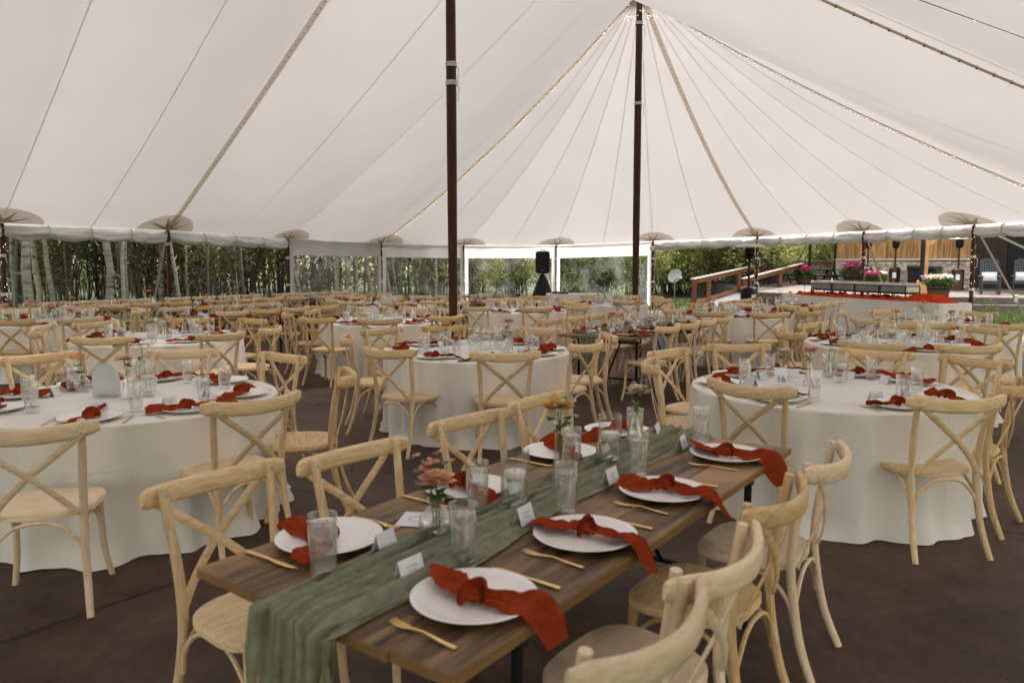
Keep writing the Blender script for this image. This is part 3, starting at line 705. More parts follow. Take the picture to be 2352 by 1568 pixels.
# ------------------------------------------------------------------ patio furniture
def heater_proto(body):
    b = MB(); b.lathe([(0,0),(.25,0),(.26,.03),(.235,.06),(.235,.78),(.225,.84),(.16,.89),(.06,.90)], 24)
    pl = MB(); pl.tube([(0,0,.88),(0,0,1.75)], .036, 10)
    bn = MB(); bn.lathe([(.05,1.72),(.11,1.76),(.145,1.86),(.15,1.88),(.15,2.06),(.10,2.08)], 16)
    hd = MB(); hd.lathe([(.02,2.235),(.12,2.225),(.30,2.18),(.425,2.115),(.43,2.105),(.425,2.10),(.29,2.165),(.10,2.205),(.02,2.21)], 28)
    tp = MB(); tp.tube([(0,0,2.06),(0,0,2.21)], .02, 6)
    lb = MB(); lb.bbox(-.075,.075,-.243,-.235,.42,.66,.001)
    return ('patio_heater', 'patio heater', [('tank_housing', b.mesh('housing', body)), ('pole', pl.mesh('pole', body)), ('burner', bn.mesh('burner', MT['blackmetal'])),
            ('hood', hd.mesh('hood', MT['steel'])), ('stem', tp.mesh('stem', MT['steel'])), ('label_plate', lb.mesh('label', MT['card'], False))])
HB = heater_proto(MT['blackplastic']); HZ = heater_proto(MT['bronze'])
HG = 'patio heaters'
place(HB, 'black patio heater with wide silver hood before the ramp', (7.25, 23.0, 0), .4, HG)
place(HZ, 'bronze patio heater partly hidden by the lit pole at stone wall', (16.15, 34.2, pz(34)), -.5, HG)
place(HZ, 'bronze patio heater with white label left of the black bin', (17.3, 34.0, pz(34)), -.5, HG)
place(HZ, 'bronze patio heater with white label behind the near flower barrel', (18.5, 31.2, pz(31)), -.5, HG)
bn = MB(); prof = [(0, .36, .30), (.06, .36, .30), (.95, .42, .36)]
for k in range(2):
    z0, w0, d0 = prof[k]; z1, w1, d1 = prof[k+1]
    bn.add([(-w0/1.2,-d0,z0),(w0/1.2,-d0,z0),(w0/1.2,d0,z0),(-w0/1.2,d0,z0),(-w1/1.2,-d1,z1),(w1/1.2,-d1,z1),(w1/1.2,d1,z1),(-w1/1.2,d1,z1)], [(0,1,5,4),(1,2,6,5),(2,3,7,6),(3,0,4,7)] + ([(3,2,1,0)] if k == 0 else []))
bm_ = bn.mesh('bin_body', MT['blackplastic'], False)
lin = MB(); lin.grid(lambda u, v: ((.36 + .03*sin(v*pi) + .02*fbm(cos(6.28*u)*2, sin(6.28*u)*2, v*2))*math.copysign(abs(cos(6.28318*u))**.4, cos(6.28318*u)), (.38 + .03*sin(v*pi))*math.copysign(abs(sin(6.28318*u))**.4, sin(6.28318*u)), .80 + .19*v + .02*fbm(u*20, v)), 40, 5, True)
lm_ = lin.mesh('bin_liner', mat('bin_bag', (.012,.012,.013), rough=.25))
BIN = ('trash_bin', 'trash bin', [('body', bm_), ('bin_liner', lm_)])
place(BIN, 'tall black trash bin with plastic liner against the stone wall', (17.75, 33.0, pz(33)), -.55, 'black trash bins')
place(BIN, 'black trash bin half hidden behind the timber post', (18.5, 33.1, pz(33)), -.55, 'black trash bins', .97)

def barrel_meshes():
    out = []
    for k in range(18):
        m = MB(); a0 = 2*pi*k/18 + .012; a1 = 2*pi*(k+1)/18 - .012; v = []
        for z, r in ((0, .30), (.2, .345), (.42, .375)):
            for a in (a0, a1): v += [(r*cos(a), r*sin(a), z), ((r-.03)*cos(a), (r-.03)*sin(a), z)]
        f = []
        for i in (0, 1):
            q = i*4; f += [(q, q+2, q+6, q+4), (q+3, q+1, q+5, q+7), (q+1, q, q+4, q+5), (q+2, q+3, q+7, q+6)]
        f += [(8, 10, 11, 9)]
        m.add(v, f); out.append(('stave', m.mesh('stave', MT['staves'], False)))
    for z, r in ((.06, .318), (.30, .368)):
        m = MB(); m.lathe([(r, z-.025), (r+.007, z-.02), (r+.009, z+.02), (r+.004, z+.025)], 36); out.append(('hoop', m.mesh('hoop', MT['blackmetal'])))
    m = MB(); m.lathe([(.34, .36), (.15, .39), (0, .40)], 24); out.append(('soil', m.mesh('soil', MT['soil'])))
    return out
BAR = ('flower_barrel', 'planter', barrel_meshes())
def leaves(n, fn, size, R, asp=.55, up=.3):
    """n separate leaf blades; fn(R) -> position"""
    m = MB()
    for _ in range(n):
        p = Vector(fn(R)); s = size*R.uniform(.6, 1.3)
        a = R.uniform(0, 2*pi); el = R.uniform(-.7, .9); d = Vector((cos(a)*cos(el), sin(a)*cos(el), sin(el)))
        w = d.cross(Vector((R.uniform(-1,1), R.uniform(-1,1), 1+up))).normalized()*s*asp
        q = d*s; nn = d.cross(w).normalized()*s*.12
        m.add([p, p + q*.45 + w + nn, p + q, p + q*.45 - w + nn], [(0,1,2),(0,2,3)])
    return m
def cloud(cx, cy, cz, rx, ry, rz, shell=.45):
    def f(R):
        while True:
            x, y, z = R.uniform(-1,1), R.uniform(-1,1), R.uniform(-1,1); q = x*x + y*y + z*z
            if q < 1 and q > shell*R.random(): return (cx + rx*x, cy + ry*y, cz + rz*z)
    return f
L_PLANT = leaf('planter_leaf', [(.035,.07,.018), (.10,.15,.04), (.06,.11,.03)])
def petals(name, cols): return leaf(name, cols, .3)
P_WHITE = petals('white_petal', [(.70,.68,.66), (.80,.78,.74)]); P_MAG = petals('magenta_petal', [(.26,.008,.065), (.34,.018,.12), (.46,.10,.24)]); P_YEL = petals('pale_yellow_petal', [(.70,.60,.25), (.78,.72,.48)]); P_PUR = petals('mauve_petal', [(.30,.17,.36), (.45,.33,.5)])
def barrel(lab, x, y, seed, flows, tall=0, sc=1):
    R = random.Random(seed); t = place(BAR, lab, (x, y, pz(y)), R.uniform(0, 6), 'half barrel flower planters', sc)
    leaves(900, cloud(0, 0, .52, .52, .52, .20), .075, R).build('foliage', L_PLANT, t, False)
    for nm, mt_, n, c in flows: tag(leaves(n, cloud(*c), .06, R, .8, .8).build(nm, mt_, t, False), kind='stuff')
    if tall:
        m = MB()
        for k in range(26):
            a = R.uniform(0, 6.28); r = R.uniform(.1, .35); m.sweep([(0,0,.5), (r*.4*cos(a), r*.4*sin(a), .85), (r*cos(a), r*sin(a), 1.05 + R.uniform(0, .15))], [(-.008,0),(.008,0),(0,.004)], (0,0,1), [1,.8,.1])
        m.build('spike_grass', L_PLANT, t, False)
barrel('half barrel of white and magenta petunias left on the patio', 15.5, 32.0, 5, [('white_blooms', P_WHITE, 520, (-.18,-.1,.68,.42,.4,.10)), ('magenta_blooms', P_MAG, 330, (.3,.05,.66,.34,.4,.14))])
barrel('near half barrel of yellow and mauve flowers with spiky grass', 14.75, 25.95, 6, [('yellow_blooms', P_YEL, 150, (.1,-.1,.72,.4,.35,.08)), ('mauve_blooms', P_PUR, 240, (-.1,.0,.68,.6,.5,.15)), ('white_blooms', P_WHITE, 90, (.25,.1,.74,.2,.2,.08))], 1)
barrel('barrel of magenta flowers behind the white petunias near the wall', 16.2, 35.6, 8, [('magenta_blooms', P_MAG, 520, (0,0,.72,.42,.42,.22))], 0, 1.25)
barrel('barrel of magenta flowers among the dark picnic tables', 14.35, 37.0, 9, [('magenta_blooms', P_MAG, 460, (0,0,.70,.40,.40,.20))], 0, 1.05)
barrel('small barrel of orange flowers behind the near ramp rail', 12.6, 37.2, 10, [('orange_blooms', petals('orange_petal', [(.6,.16,.03), (.7,.3,.06)]), 200, (0,0,.66,.35,.35,.15))], 0, .9)

def rocker_parts():
    P = []
    for s in (-1, 1):
        m = MB(); m.sweep(bez([(s*.27,.42,.10), (s*.27,.15,.035), (s*.27,-.2,.035), (s*.27,-.55,.13)], 6), [(-.018,-.035),(.018,-.035),(.018,.035),(-.018,.035)]); P.append(('rocker', m.mesh('rocker', MT['greypaint'], False)))
        m = MB(); m.bbox(s*.27-.02, s*.27+.02, .24, .31, .07, .62, .005); P.append(('leg', m.mesh('leg', MT['greypaint'], False)))
        m = MB(); m.bbox(s*.27-.02, s*.27+.02, -.30, -.23, .05, .60, .005); P.append(('leg', m.mesh('leg', MT['greypaint'], False)))
        m = MB(); m.bbox(s*.29-.06, s*.29+.06, -.34, .38, .62, .645, .005); P.append(('arm', m.mesh('arm', MT['greypaint'], False)))
        m = MB(); m.sweep([(s*.25,-.24,.36), (s*.26,-.44,1.18)], [(-.022,-.03),(.022,-.03),(.022,.03),(-.022,.03)], (0,1,0)); P.append(('back_post', m.mesh('back_post', MT['greypaint'], False)))
    for k in range(6):
        m = MB(); y = -.24 + k*.095; m.bbox(-.25, .25, y, y+.08, .40 + .01*k, .42 + .01*k, .004); P.append(('seat_slat', m.mesh('seat_slat', MT['greypaint'], False)))
    for k in range(6):
        m = MB(); x = -.19 + k*.076; m.sweep([(x,-.25,.46), (x,-.43,1.14)], [(-.026,-.008),(.026,-.008),(.026,.008),(-.026,.008)], (0,1,0)); P.append(('back_slat', m.mesh('back_slat', MT['greypaint'], False)))
    m = MB(); m.sweep([(-.27,-.445,1.15), (-.12,-.45,1.21), (.12,-.45,1.21), (.27,-.445,1.15)], [(-.02,-.045),(.02,-.045),(.02,.045),(-.02,.045)]); P.append(('head_rail', m.mesh('head_rail', MT['greypaint'], False)))
    m = MB(); m.sweep([(-.26,-.26,.47), (.26,-.26,.47)], [(-.012,-.04),(.012,-.04),(.012,.04),(-.012,.04)]); P.append(('back_rail', m.mesh('back_rail', MT['greypaint'], False)))
    m = MB(); m.bbox(-.27, .27, .25, .29, .36, .44, .004); P.append(('front_rail', m.mesh('front_rail', MT['greypaint'], False)))
    m = MB(); m.bbox(-.27, .27, -.02, .02, .14, .20, .004); P.append(('stretcher', m.mesh('stretcher', MT['greypaint'], False)))
    return P
ROCK = ('rocking_chair', 'rocking chair', rocker_parts())
cu = MB(); cu.grid(lambda u, v: ((u-.5)*.46, -.20 - .10*v + .06*sin(pi*u)*sin(pi*v), .47 + .30*v + .0*u), 12, 10); cu.grid(lambda u, v: ((.5-u)*.46, -.20 - .10*v - .05*sin(pi*u)*sin(pi*v), .47 + .30*v), 12, 10)
CUSH = ('cushion', 'cushion', cu.mesh('cushion', MT['cushion']))
for lab, x, y, r in (('grey slatted rocking chair with pale cushion right of the post', 17.95, 28.2, 2.7), ('grey slatted rocking chair cut by the right edge', 19.25, 28.3, 2.55)):
    place(ROCK, lab, (x, y, pz(y)), r, 'grey rocking chairs on the patio', 1.06)
    place(CUSH, 'pale cushion on the ' + lab.replace('grey slatted ', '').replace(' with pale cushion', ''), (x, y, pz(y)), r, 'pale rocking chair cushions', 1.06)
def picnic_parts():
    P = []
    for k in range(5): m = MB(); m.bbox(-.9, .9, -.36 + k*.145, -.225 + k*.145, .72, .76, .005); P.append(('top_board', m.mesh('top_board', MT['darkgreen'], False)))
    for s in (-1, 1):
        for k in range(2): m = MB(); y = s*(.62 + .13*k) - .06; m.bbox(-.9, .9, y, y+.12, .42, .46, .005); P.append(('bench_board', m.mesh('bench_board', MT['darkgreen'], False)))
        m = MB(); m.bbox(s*.65-.04, s*.65+.04, -.82, .82, .36, .42, .005); P.append(('cross_beam', m.mesh('cross_beam', MT['darkgreen'], False)))
        for q in (-1, 1): m = MB(); m.sweep([(s*.65, q*.62, 0), (s*.65, q*.2, .72)], [(-.045,-.04),(.045,-.04),(.045,.04),(-.045,.04)], (1,0,0)); P.append(('leg', m.mesh('leg', MT['darkgreen'], False)))
    return P
PIC = ('picnic_table', 'picnic table', picnic_parts())
PG = 'dark green picnic tables on the patio'
for lab, x, y, r in (('dark green picnic table beside the left end of lodge', 15.4, 37.6, .3), ('dark picnic table seen through the near ramp rail', 13.4, 38.6, .5), ('dark picnic table behind the first ramp rail post', 12.0, 36.0, .2)):
    place(PIC, lab, (x, y, pz(y)), r, PG)
UG = 'bare black umbrella poles on the patio'
for lab, x, y in (('bare black pole above the far picnic tables, left one', 13.2, 37.9), ('bare black pole above the far picnic tables, right one', 14.9, 37.7)):
    t = thing('umbrella_pole', lab, 'umbrella pole', (x, y, pz(y)), 0, UG); MB().tube([(0,0,0), (0,0,2.9)], .07, 8).build('pole', MT['blackmetal'], t)
    MB().lathe([(0,0),(.28,0),(.28,.06),(.05,.10)], 16).build('base', MT['blackmetal'], t)
# satellite dish
t = thing('satellite_dish', 'pale oval satellite dish on a post on the lawn', 'satellite dish', (7.15, 33, -.05), radians(200))
MB().tube([(0,0,-.2), (0,0,1.0)], .028, 8).build('post', MT['steel'], t)
d_ = MB(); d_.grid(lambda u, v: ((.34*v*cos(6.2832*u)), -.10 + .10*v*v + .12*v*sin(6.2832*u), 1.12 + .30*v*sin(6.2832*u)), 28, 6, True); d_.build('reflector', MT['dish'], t)
MB().tube([(0, -.09, .86), (.05, .18, .93), (.0, .42, 1.02)], .014, 6).build('feed_arm', MT['blackmetal'], t)
MB().bbox(-.05, .05, .38, .50, .99, 1.07, .01).build('receiver', MT['dish'], t)
# ------------------------------------------------------------------ trees and shrubs
L_ASP = leaf('aspen_leaf', [(.065,.075,.036), (.115,.125,.058), (.185,.188,.085), (.085,.10,.05)])
L_DARK = leaf('dark_leaf', [(.055,.06,.03), (.09,.097,.044), (.18,.17,.07), (.07,.08,.038)])  # dark green foliage of the woodland and some shrubs
L_WIL = leaf('willow_leaf', [(.16,.18,.055), (.36,.37,.15), (.25,.275,.095), (.10,.13,.038)])
R = random.Random(11)
crownm = [leaves(3200, cloud(0, 0, 7.4 + .6*k, 2.2, 2.2, 3.0, .5), .17, R, .75).mesh('crown', L_ASP, False) for k in range(3)]  # crowns sit above view, thickened to shade the left of the tent
def trunk_mesh(r, lean, seed, mt_, h=9.5, wob=.10):
    Q = random.Random(seed); n = 12; P = []
    for k in range(n+1):
        z = h*k/n; P.append((lean*z + wob*fbm(z*.5, seed*3.1)*min(1, z), wob*fbm(z*.5, seed*1.7+9), z - .15))
    m = MB(); m.tube(P, [r*(1.15 - .8*k/n)*(1 + .05*sin(k*2+seed)) for k in range(n+1)], 12, caps=False)
    for _ in range(7):                                                # knots and small limb stubs
        z = Q.uniform(.6, 4); i = int(z/h*n); c = Vector(P[i]).lerp(Vector(P[i+1]), z/h*n - i); a = Q.uniform(0, 6.28)
        d = Vector((cos(a), sin(a), Q.uniform(-.1, .8))); m.tube([tuple(c + d*r*.6), tuple(c + d*(r*1.0 + .02)), tuple(c + d*(r + Q.choice((.05, .06, .3))))], [.028, .022, .006], 5)
    return m.mesh('trunk', mt_), P
def tree(lab, px, d, r, lean, kind, seed, h=9.5):
    X = (px - 1176)/1720*d; me, P = trunk_mesh(r*.64, lean, seed, BARK[kind], h)
    t = thing('aspen_tree', lab, 'tree', (X, d, ground_z(X, d)), 0, 'aspen trunks behind the tent'); ob('trunk', me, t)
    c = ob('crown', crownm[seed % 3], t, (P[-1][0]*.8, 0, h - 9.5), seed*1.3); return t
def ground_z(x, y): return -.05 + max(0, y-45)*.02 + (min(1.2, (-8-x)*.02) if x < -8 else 0)
TR = [(14,20.5,.075,.02,2),(34,22,.10,.05,0),(66,20,.165,.02,0),(86,23,.13,.01,1),(119,21.5,.10,-.035,0),(150,27,.07,.02,2),(205,29,.06,.03,2),(247,22,.155,.045,0),(281,23,.045,.0,0),(292,22.5,.105,-.005,0),
      (309,25,.10,-.01,1),(344,30,.07,0,2),(374,25,.13,0,1),(412,22.5,.075,-.06,0),(447,29,.06,.02,2),(470,31,.09,-.02,2),(486,27,.15,.03,0),(498,27.5,.12,-.05,1),(545,28,.07,-.13,1),(566,31,.09,-.1,2),(590,28,.06,-.16,2),(612,32,.12,-.08,1),(640,33,.10,0,2),
      (694,29,.10,-.16,1),(722,33,.20,0,2),(757,31,.07,-.01,2),(776,30,.17,.01,1),(797,30.5,.14,0,1),(838,33,.07,.05,2),(858,31,.13,-.13,1),(874,31,.08,-.08,1),(898,31,.13,-.12,1),(914,32,.10,-.1,1),(940,34,.07,0,2),(975,36,.10,-.05,2),(1000,35,.06,-.1,2)]
side = ['slim dark sapling', 'white barked aspen trunk', 'thickest white aspen trunk', 'tan trunk', 'knotty white trunk leaning right at its top']
for k, (px, d, r, ln, kd) in enumerate(TR):
    zone = ('left of the left rolled wall tie' if px < 110 else 'left of the hanging white cord' if px < 380 else 'between hanging cord and first window wall' if px < 650 else 'behind the leftmost window wall' if px < 870 else 'behind the second window wall')
    zs = [q for q in TR if (q[0] < 110) == (px < 110) and (px < 110 or ((q[0] < 380) == (px < 380) and (q[0] < 650) == (px < 650) and (q[0] < 870) == (px < 870)))]
    zs = sorted(q[0] for q in zs); o = zs.index(px) + 1
    ordn = ['first', 'second', 'third', 'fourth', 'fifth', 'sixth', 'seventh', 'eighth', 'ninth', 'tenth', 'eleventh', 'twelfth'][o-1]
    tree('%s %s trunk from the left, %s' % (ordn, ('white aspen', 'tan aspen', 'dark slim')[kd], zone), px, d, r, ln, kd, k+1)
R = random.Random(77); SAP = [trunk_mesh(.028 + .008*k, (-.05, .03, .07, -.02)[k], 60 + k, BARK[(2, 1, 2, 1)[k]], 7.5)[0] for k in range(4)]
for k in range(56):
    px = R.uniform(-40, 1010); d = R.uniform(21.5, 33) + (0 if px < 600 else 7); X = (px-1176)/1720*d
    zn = next(z for q, z in ((110, 'at far left'), (380, 'left of the hanging cord'), (650, 'right of the hanging cord'), (870, 'behind leftmost window wall'), (9999, 'behind second window wall')) if px < q)
    t = thing('sapling', 'thin bare-stemmed sapling between the aspen trunks, ' + zn, 'tree', (X, d, ground_z(X, d)), R.uniform(0, 6), 'thin saplings among the aspens'); ob('trunk', SAP[k % 4], t)
    ob('crown', crownm[k % 3], t, (0, 0, -1.6)).scale = (.6, .6, 1)
R = random.Random(21)
def shrub_mesh(n, rx, h, size, mt_, asp=.7):
    blobs = [cloud(R.uniform(-.6,.6)*rx, R.uniform(-.5,.5)*rx, h*R.uniform(.25,.9), rx*R.uniform(.3,.6), rx*R.uniform(.3,.6), h*R.uniform(.10,.24), .3) for _ in range(9)]
    return leaves(n, lambda q: q.choice(blobs)(q), size, R, asp).mesh('foliage', mt_, False)
def stem_mesh(n, rx, h):
    m = MB()
    for k in range(n):
        a = R.uniform(0, 6.28); x, y = R.uniform(-.3,.3)*rx, R.uniform(-.3,.3)*rx
        m.tube(bez([(x, y, -.1), (x + .2*rx*cos(a), y + .2*rx*sin(a), h*.45), (x + .7*rx*cos(a), y + .7*rx*sin(a), h*R.uniform(.7,1))], 3), [.022, .02, .018, .015, .012, .01, .007], 5)
    return m.mesh('stem', MT['twig'])
SH = [('understory_shrub', 'shrub', [('foliage', shrub_mesh(1100, 1.2, 3.2, .075, L_ASP)), ('stem', stem_mesh(7, 1.2, 3.2))]),
      ('understory_shrub', 'shrub', [('foliage', shrub_mesh(1100, 1.3, 3.8, .085, L_DARK)), ('stem', stem_mesh(8, 1.3, 3.6))]),
      ('understory_shrub', 'shrub', [('foliage', shrub_mesh(700, 1.0, 2.4, .07, L_ASP)), ('stem', stem_mesh(8, 1.0, 2.8))])]
WI = [('willow_bush', 'bush', [('foliage', shrub_mesh(2600, 1.7, 3.4, .11, L_WIL, .4)), ('stem', stem_mesh(12, 1.6, 3.2))]) for _ in range(3)]
SHL = ['leafy grey green shrub among the aspens', 'dark leafy shrub filling the shade between the aspens', 'thin leafy sapling clump among the aspen trunks']
for k in range(95):
    px = R.uniform(-60, 1120); d = R.uniform(23.5, 35) + (0 if px < 600 else 8); X = (px-1176)/1720*d
    j = R.choice((0, 0, 1, 2)); zn = next(z for q, z in ((110, 'at far left'), (380, 'left of the hanging cord'), (650, 'right of the hanging cord'), (870, 'behind leftmost window wall'), (9999, 'behind second window wall')) if px < q)
    place(SH[j], SHL[j] + ', ' + zn, (X, d, ground_z(X, d)), R.uniform(0, 6), 'understory shrubs among the aspens', R.uniform(.75, 1.25))
for k in range(24):
    px = R.uniform(1080, 1500); d = R.uniform(34, 42); X = (px-1176)/1720*d
    place(WI[k % 3], 'green willow bush seen through the clear window walls', (X, d, ground_z(X, d)), R.uniform(0, 6), 'willow bushes behind the window walls', R.uniform(.8, 1.15))
for k in range(34):
    px = R.uniform(1490, 1800); d = R.uniform(36, 46); X = (px-1176)/1720*d
    place(WI[k % 3], 'bright green willow bush behind the satellite dish and ramp', (X, d, ground_z(X, d)), R.uniform(0, 6), 'willow bushes beyond the ramp', R.uniform(.95, 1.4))
for k in range(26):
    px = R.uniform(1740, 2000); d = R.uniform(52, 70); X = (px-1176)/1720*d
    place(WI[k % 3], 'pale green bush on the slope above the landing railing', (X, d, ground_z(X, d)), R.uniform(0, 6), 'bushes on the slope behind the landing', R.uniform(1.1, 1.7))
R = random.Random(5)
def wood(q):
    a = q.uniform(-1.55, .02) if q.random() < .52 else q.uniform(-.72, .02); d = q.uniform(39, 47); z = 7.5*q.random()**1.15
    if fbm(a*16, z*.55) < -.28: z = z*.5
    return (a*d*1.02, d + .6*fbm(a*30, z), z + .3)
tag(leaves(38000, wood, .16, R, .75).build('distant_woodland', L_DARK, None, False), 'dark mass of woodland foliage behind the aspen trunks', 'woodland', kind='stuff')
# lawn blades outside the slab
R = random.Random(31); gm = MB()
for _ in range(26000):
    px = R.uniform(1380, 2420); d = R.uniform(25.5, 33.5) if px < 1900 else R.uniform(20.5, 26.2); X = (px-1176)/1720*d
    if inside(Vector((X, d, 0))): continue
    if px < 1900 and X > 6.4 + (d-28)*.63 and d > 27: continue
    h = R.uniform(.05, .15); a = R.uniform(0, 6.28); gm.add([(X-.012*cos(a), d-.012*sin(a), -.06), (X+.012*cos(a), d+.012*sin(a), -.06), (X+h*.4*sin(a), d+h*.4*cos(a), h-.05)], [(0,1,2)])
tag(gm.build('lawn_grass', leaf('grass_blade', [(.05,.07,.022), (.095,.125,.042), (.14,.165,.065)], .3), None, False), 'mown green grass between tent and ramp', 'grass', kind='stuff')
for k, (x, y, s) in enumerate(((14.1,20.3,.34),(14.9,20.9,.52),(13.4,20.9,.30),(15.6,21.3,.62))):
    place(SH[2], ['low dark green bush at the guy strap stake', 'taller green bush at the right edge by the kerb', 'small grey green plant beside the guy strap', 'green bush cut by the right edge'][k], (x, y, -.05), k*1.7, 'bushes in the bed by the kerb', s)
# ------------------------------------------------------------------ cross-back chair
def chair_parts(w):
    ac, up = WOOD[w]; P = []
    m = MB(); n = 36; ol = []
    for j in range(n):
        a = 2*pi*j/n; c_, s_ = cos(a), sin(a)
        x = math.copysign(abs(c_)**.62, c_)*.222; y = math.copysign(abs(s_)**.62, s_)*.205
        x *= 1 + .10*(y/.205) ; ol.append((x, y))
    v = []; 
    for sc, z in ((.95, .428), (1, .432), (1, .452), (.965, .460), (.62, .4545), (.25, .4525)): v += [(x*sc, y*sc - .005, z) for x, y in ol]
    f = [tuple(range(n-1, -1, -1)), tuple(5*n + j for j in range(n))] + [(i*n + j, i*n + (j+1) % n, (i+1)*n + (j+1) % n, (i+1)*n + j) for i in range(5) for j in range(n)]
    m.add(v, f); P.append(('seat', m.mesh('seat', ac, True, 50)))
    for s in (-1, 1):
        m = MB(); p = bez([(s*.178,.150,.435), (s*.183,.157,.30), (s*.190,.168,.14), (s*.212,.192,0)], 4)
        m.tube(p, [.0175 - .0035*k/12 for k in range(13)], 9); P.append(('front_leg', m.mesh('front_leg', up)))
    for s in (-1, 1):
        m = MB(); p = bez([(s*.212,-.310,0), (s*.196,-.248,.16), (s*.186,-.212,.34), (s*.187,-.200,.47), (s*.193,-.212,.63), (s*.205,-.240,.80), (s*.208,-.250,.880)], 4)
        m.tube(p, [.0155 + .0025*sin(pi*k/24) for k in range(len(p))], 9); P.append(('back_post', m.mesh('back_post', up)))
    m = MB(); p = []; N = 20
    for k in range(N+1):
        t = -1 + 2*k/N; p.append((.279*t, -.256 - .088*(1 - t*t), .852 - .020*(1-t*t)))
    pr = sup(14, .0150, .0365, .72); m.sweep(p, pr, (0,0,1), [(.55, .62) if k in (0, N) else (.95, .93) if k in (1, N-1) else (1, 1) for k in range(N+1)]); P.append(('top_rail', m.mesh('top_rail', ac, True, 60)))
    for s in (-1, 1):
        m = MB(); o = .004*s; p = bez([(s*.222,-.304,.842), (s*.203,-.304,.815), (s*.10,-.290 + o,.728), (0,-.276 + o,.645), (-s*.10,-.250 + o,.545), (-s*.172,-.222,.452)], 4)
        m.sweep(p, sup(8, .0165, .0042, .6), (0,1,.25)); P.append(('cross_slat', m.mesh('cross_slat', ac, True, 50)))
    def arch(a, b, z0, top, out):
        A, B = Vector(a), Vector(b); d = B - A; nn = Vector((d.y, -d.x, 0)).normalized()*out
        q = [A + Vector((0,0,z0)) , A + d*.06 + nn + Vector((0,0,z0+.09)), A + d*.26 + nn*.9 + Vector((0,0,top-.018)), A + d*.5 + nn*.6 + Vector((0,0,top)), A + d*.74 + nn*.9 + Vector((0,0,top-.018)), A + d*.94 + nn + Vector((0,0,z0+.09)), B + Vector((0,0,z0))]
        m = MB(); m.tube(bez([tuple(x) for x in q], 3), .0088, 6); return m.mesh('leg_arch', up)
    fr, fl_, br, bl = (.186,.160,0), (-.186,.160,0), (.187,-.216,0), (-.187,-.216,0)
    for a, b in ((fl_, fr), (fr, br), (br, bl), (bl, fl_)):
        P.append(('leg_arch', arch(a, b, .235, .420, -.004)))
    bt = []
    for s in (-1, 1):
        for x, y, z in ((s*.216,-.309,.832), (s*.170,-.2285,.455), (s*.207,-.2335,.855)):
            m = MB(); m.lathe([(0,.003),(.006,.002),(.007,-.002)], 8); m.xf(Matrix.Translation((x, y, z)) @ Matrix.Rotation(radians(90 if y < -.25 or z < .6 else -90), 4, 'X')); bt.append(('bolt', m.mesh('bolt', MT['steel'])))
    return P, bt
CH = {}
for w in WOOD:
    P, bt = chair_parts(w); CH[w] = (('cross_back_chair', 'chair', P), ('cross_back_chair', 'chair', P + bt))
def chair(lab, x, y, face, group, tint=None, near=False, sc=1.04):
    """x, y: middle of the top rail; face: direction the sitter looks, degrees from +X"""
    a = radians(face); ox, oy = x + .325*cos(a), y + .325*sin(a)
    w = tint or rnd.choices(('natural', 'golden', 'pale'), (.6, .22, .18))[0]
    return place(CH[w][1 if near else 0], lab, (ox, oy, 0), a - pi/2, group, sc)

# ------------------------------------------------------------------ tableware prototypes
pl = MB(); pl.lathe([(0,.004),(.085,.004),(.092,0),(.098,.001),(.125,.010),(.158,.0215),(.1625,.0235),(.1635,.0255),(.160,.0265),(.140,.0185),(.122,.0125),(.105,.0105),(0,.0100)], 44)
PLATE = ('dinner_plate', 'plate', pl.mesh('dinner_plate', MT['china'], True, 60))
def tumbler():
    g = MB(); g.lathe([(.0,.002),(.033,.002),(.0355,.006),(.0385,.08),(.0405,.168),(.0410,.170),(.0400,.170),(.0385,.165),(.0365,.08),(.0335,.018),(0,.016)], 22)
    w = MB(); w.lathe([(.0,.017),(.0330,.018),(.0360,.08),(.0374,.140),(.033,.143),(.016,.146),(0,.143)], 18)
    return ('water_tumbler', 'glass', [('glass', g.mesh('tumbler', MT['glass'])), ('ice_water', w.mesh('ice_water', MT['ice'], True, 0))])
TUMB = tumbler()
def cutlery(kind):
    m = MB(); hz_ = .004
    if kind == 'fork':
        p = [(0,-.105,.004),(0,-.06,.0055),(0,0,.010),(0,.035,.007),(0,.055,.004)]
        m.sweep(p, sup(8, 1, 1, .7), (0,0,1), [(.0065,.002),(.0062,.002),(.0028,.002),(.0055,.0015),(.011,.0012)])
        for k in range(4):
            x = -.0095 + .0063*k; m.sweep([(x,.054,.004),(x,.085,.0035),(x,.105,.008)], sup(6, 1, 1, .8), (0,0,1), [(.0022,.0012),(.0020,.0011),(.0008,.0008)])
    else:
        m.sweep([(0,-.115,.004),(0,-.05,.0045),(0,-.005,.005)], sup(8, 1, 1, .7), (0,0,1), [(.0075,.003),(.007,.003),(.005,.0025)])
        m.sweep([(0,-.005,.005),(.001,.03,.005),(.001,.08,.005),(-.002,.115,.005)], sup(8, 1, 1, .8), (0,0,1), [(.005,.0018),(.0095,.0012),(.0095,.001),(.002,.0008)])
    return m.mesh(kind, MT['gold'])
FORK = ('gold_fork', 'fork', cutlery('fork')); KNIFE = ('gold_knife', 'knife', cutlery('knife'))
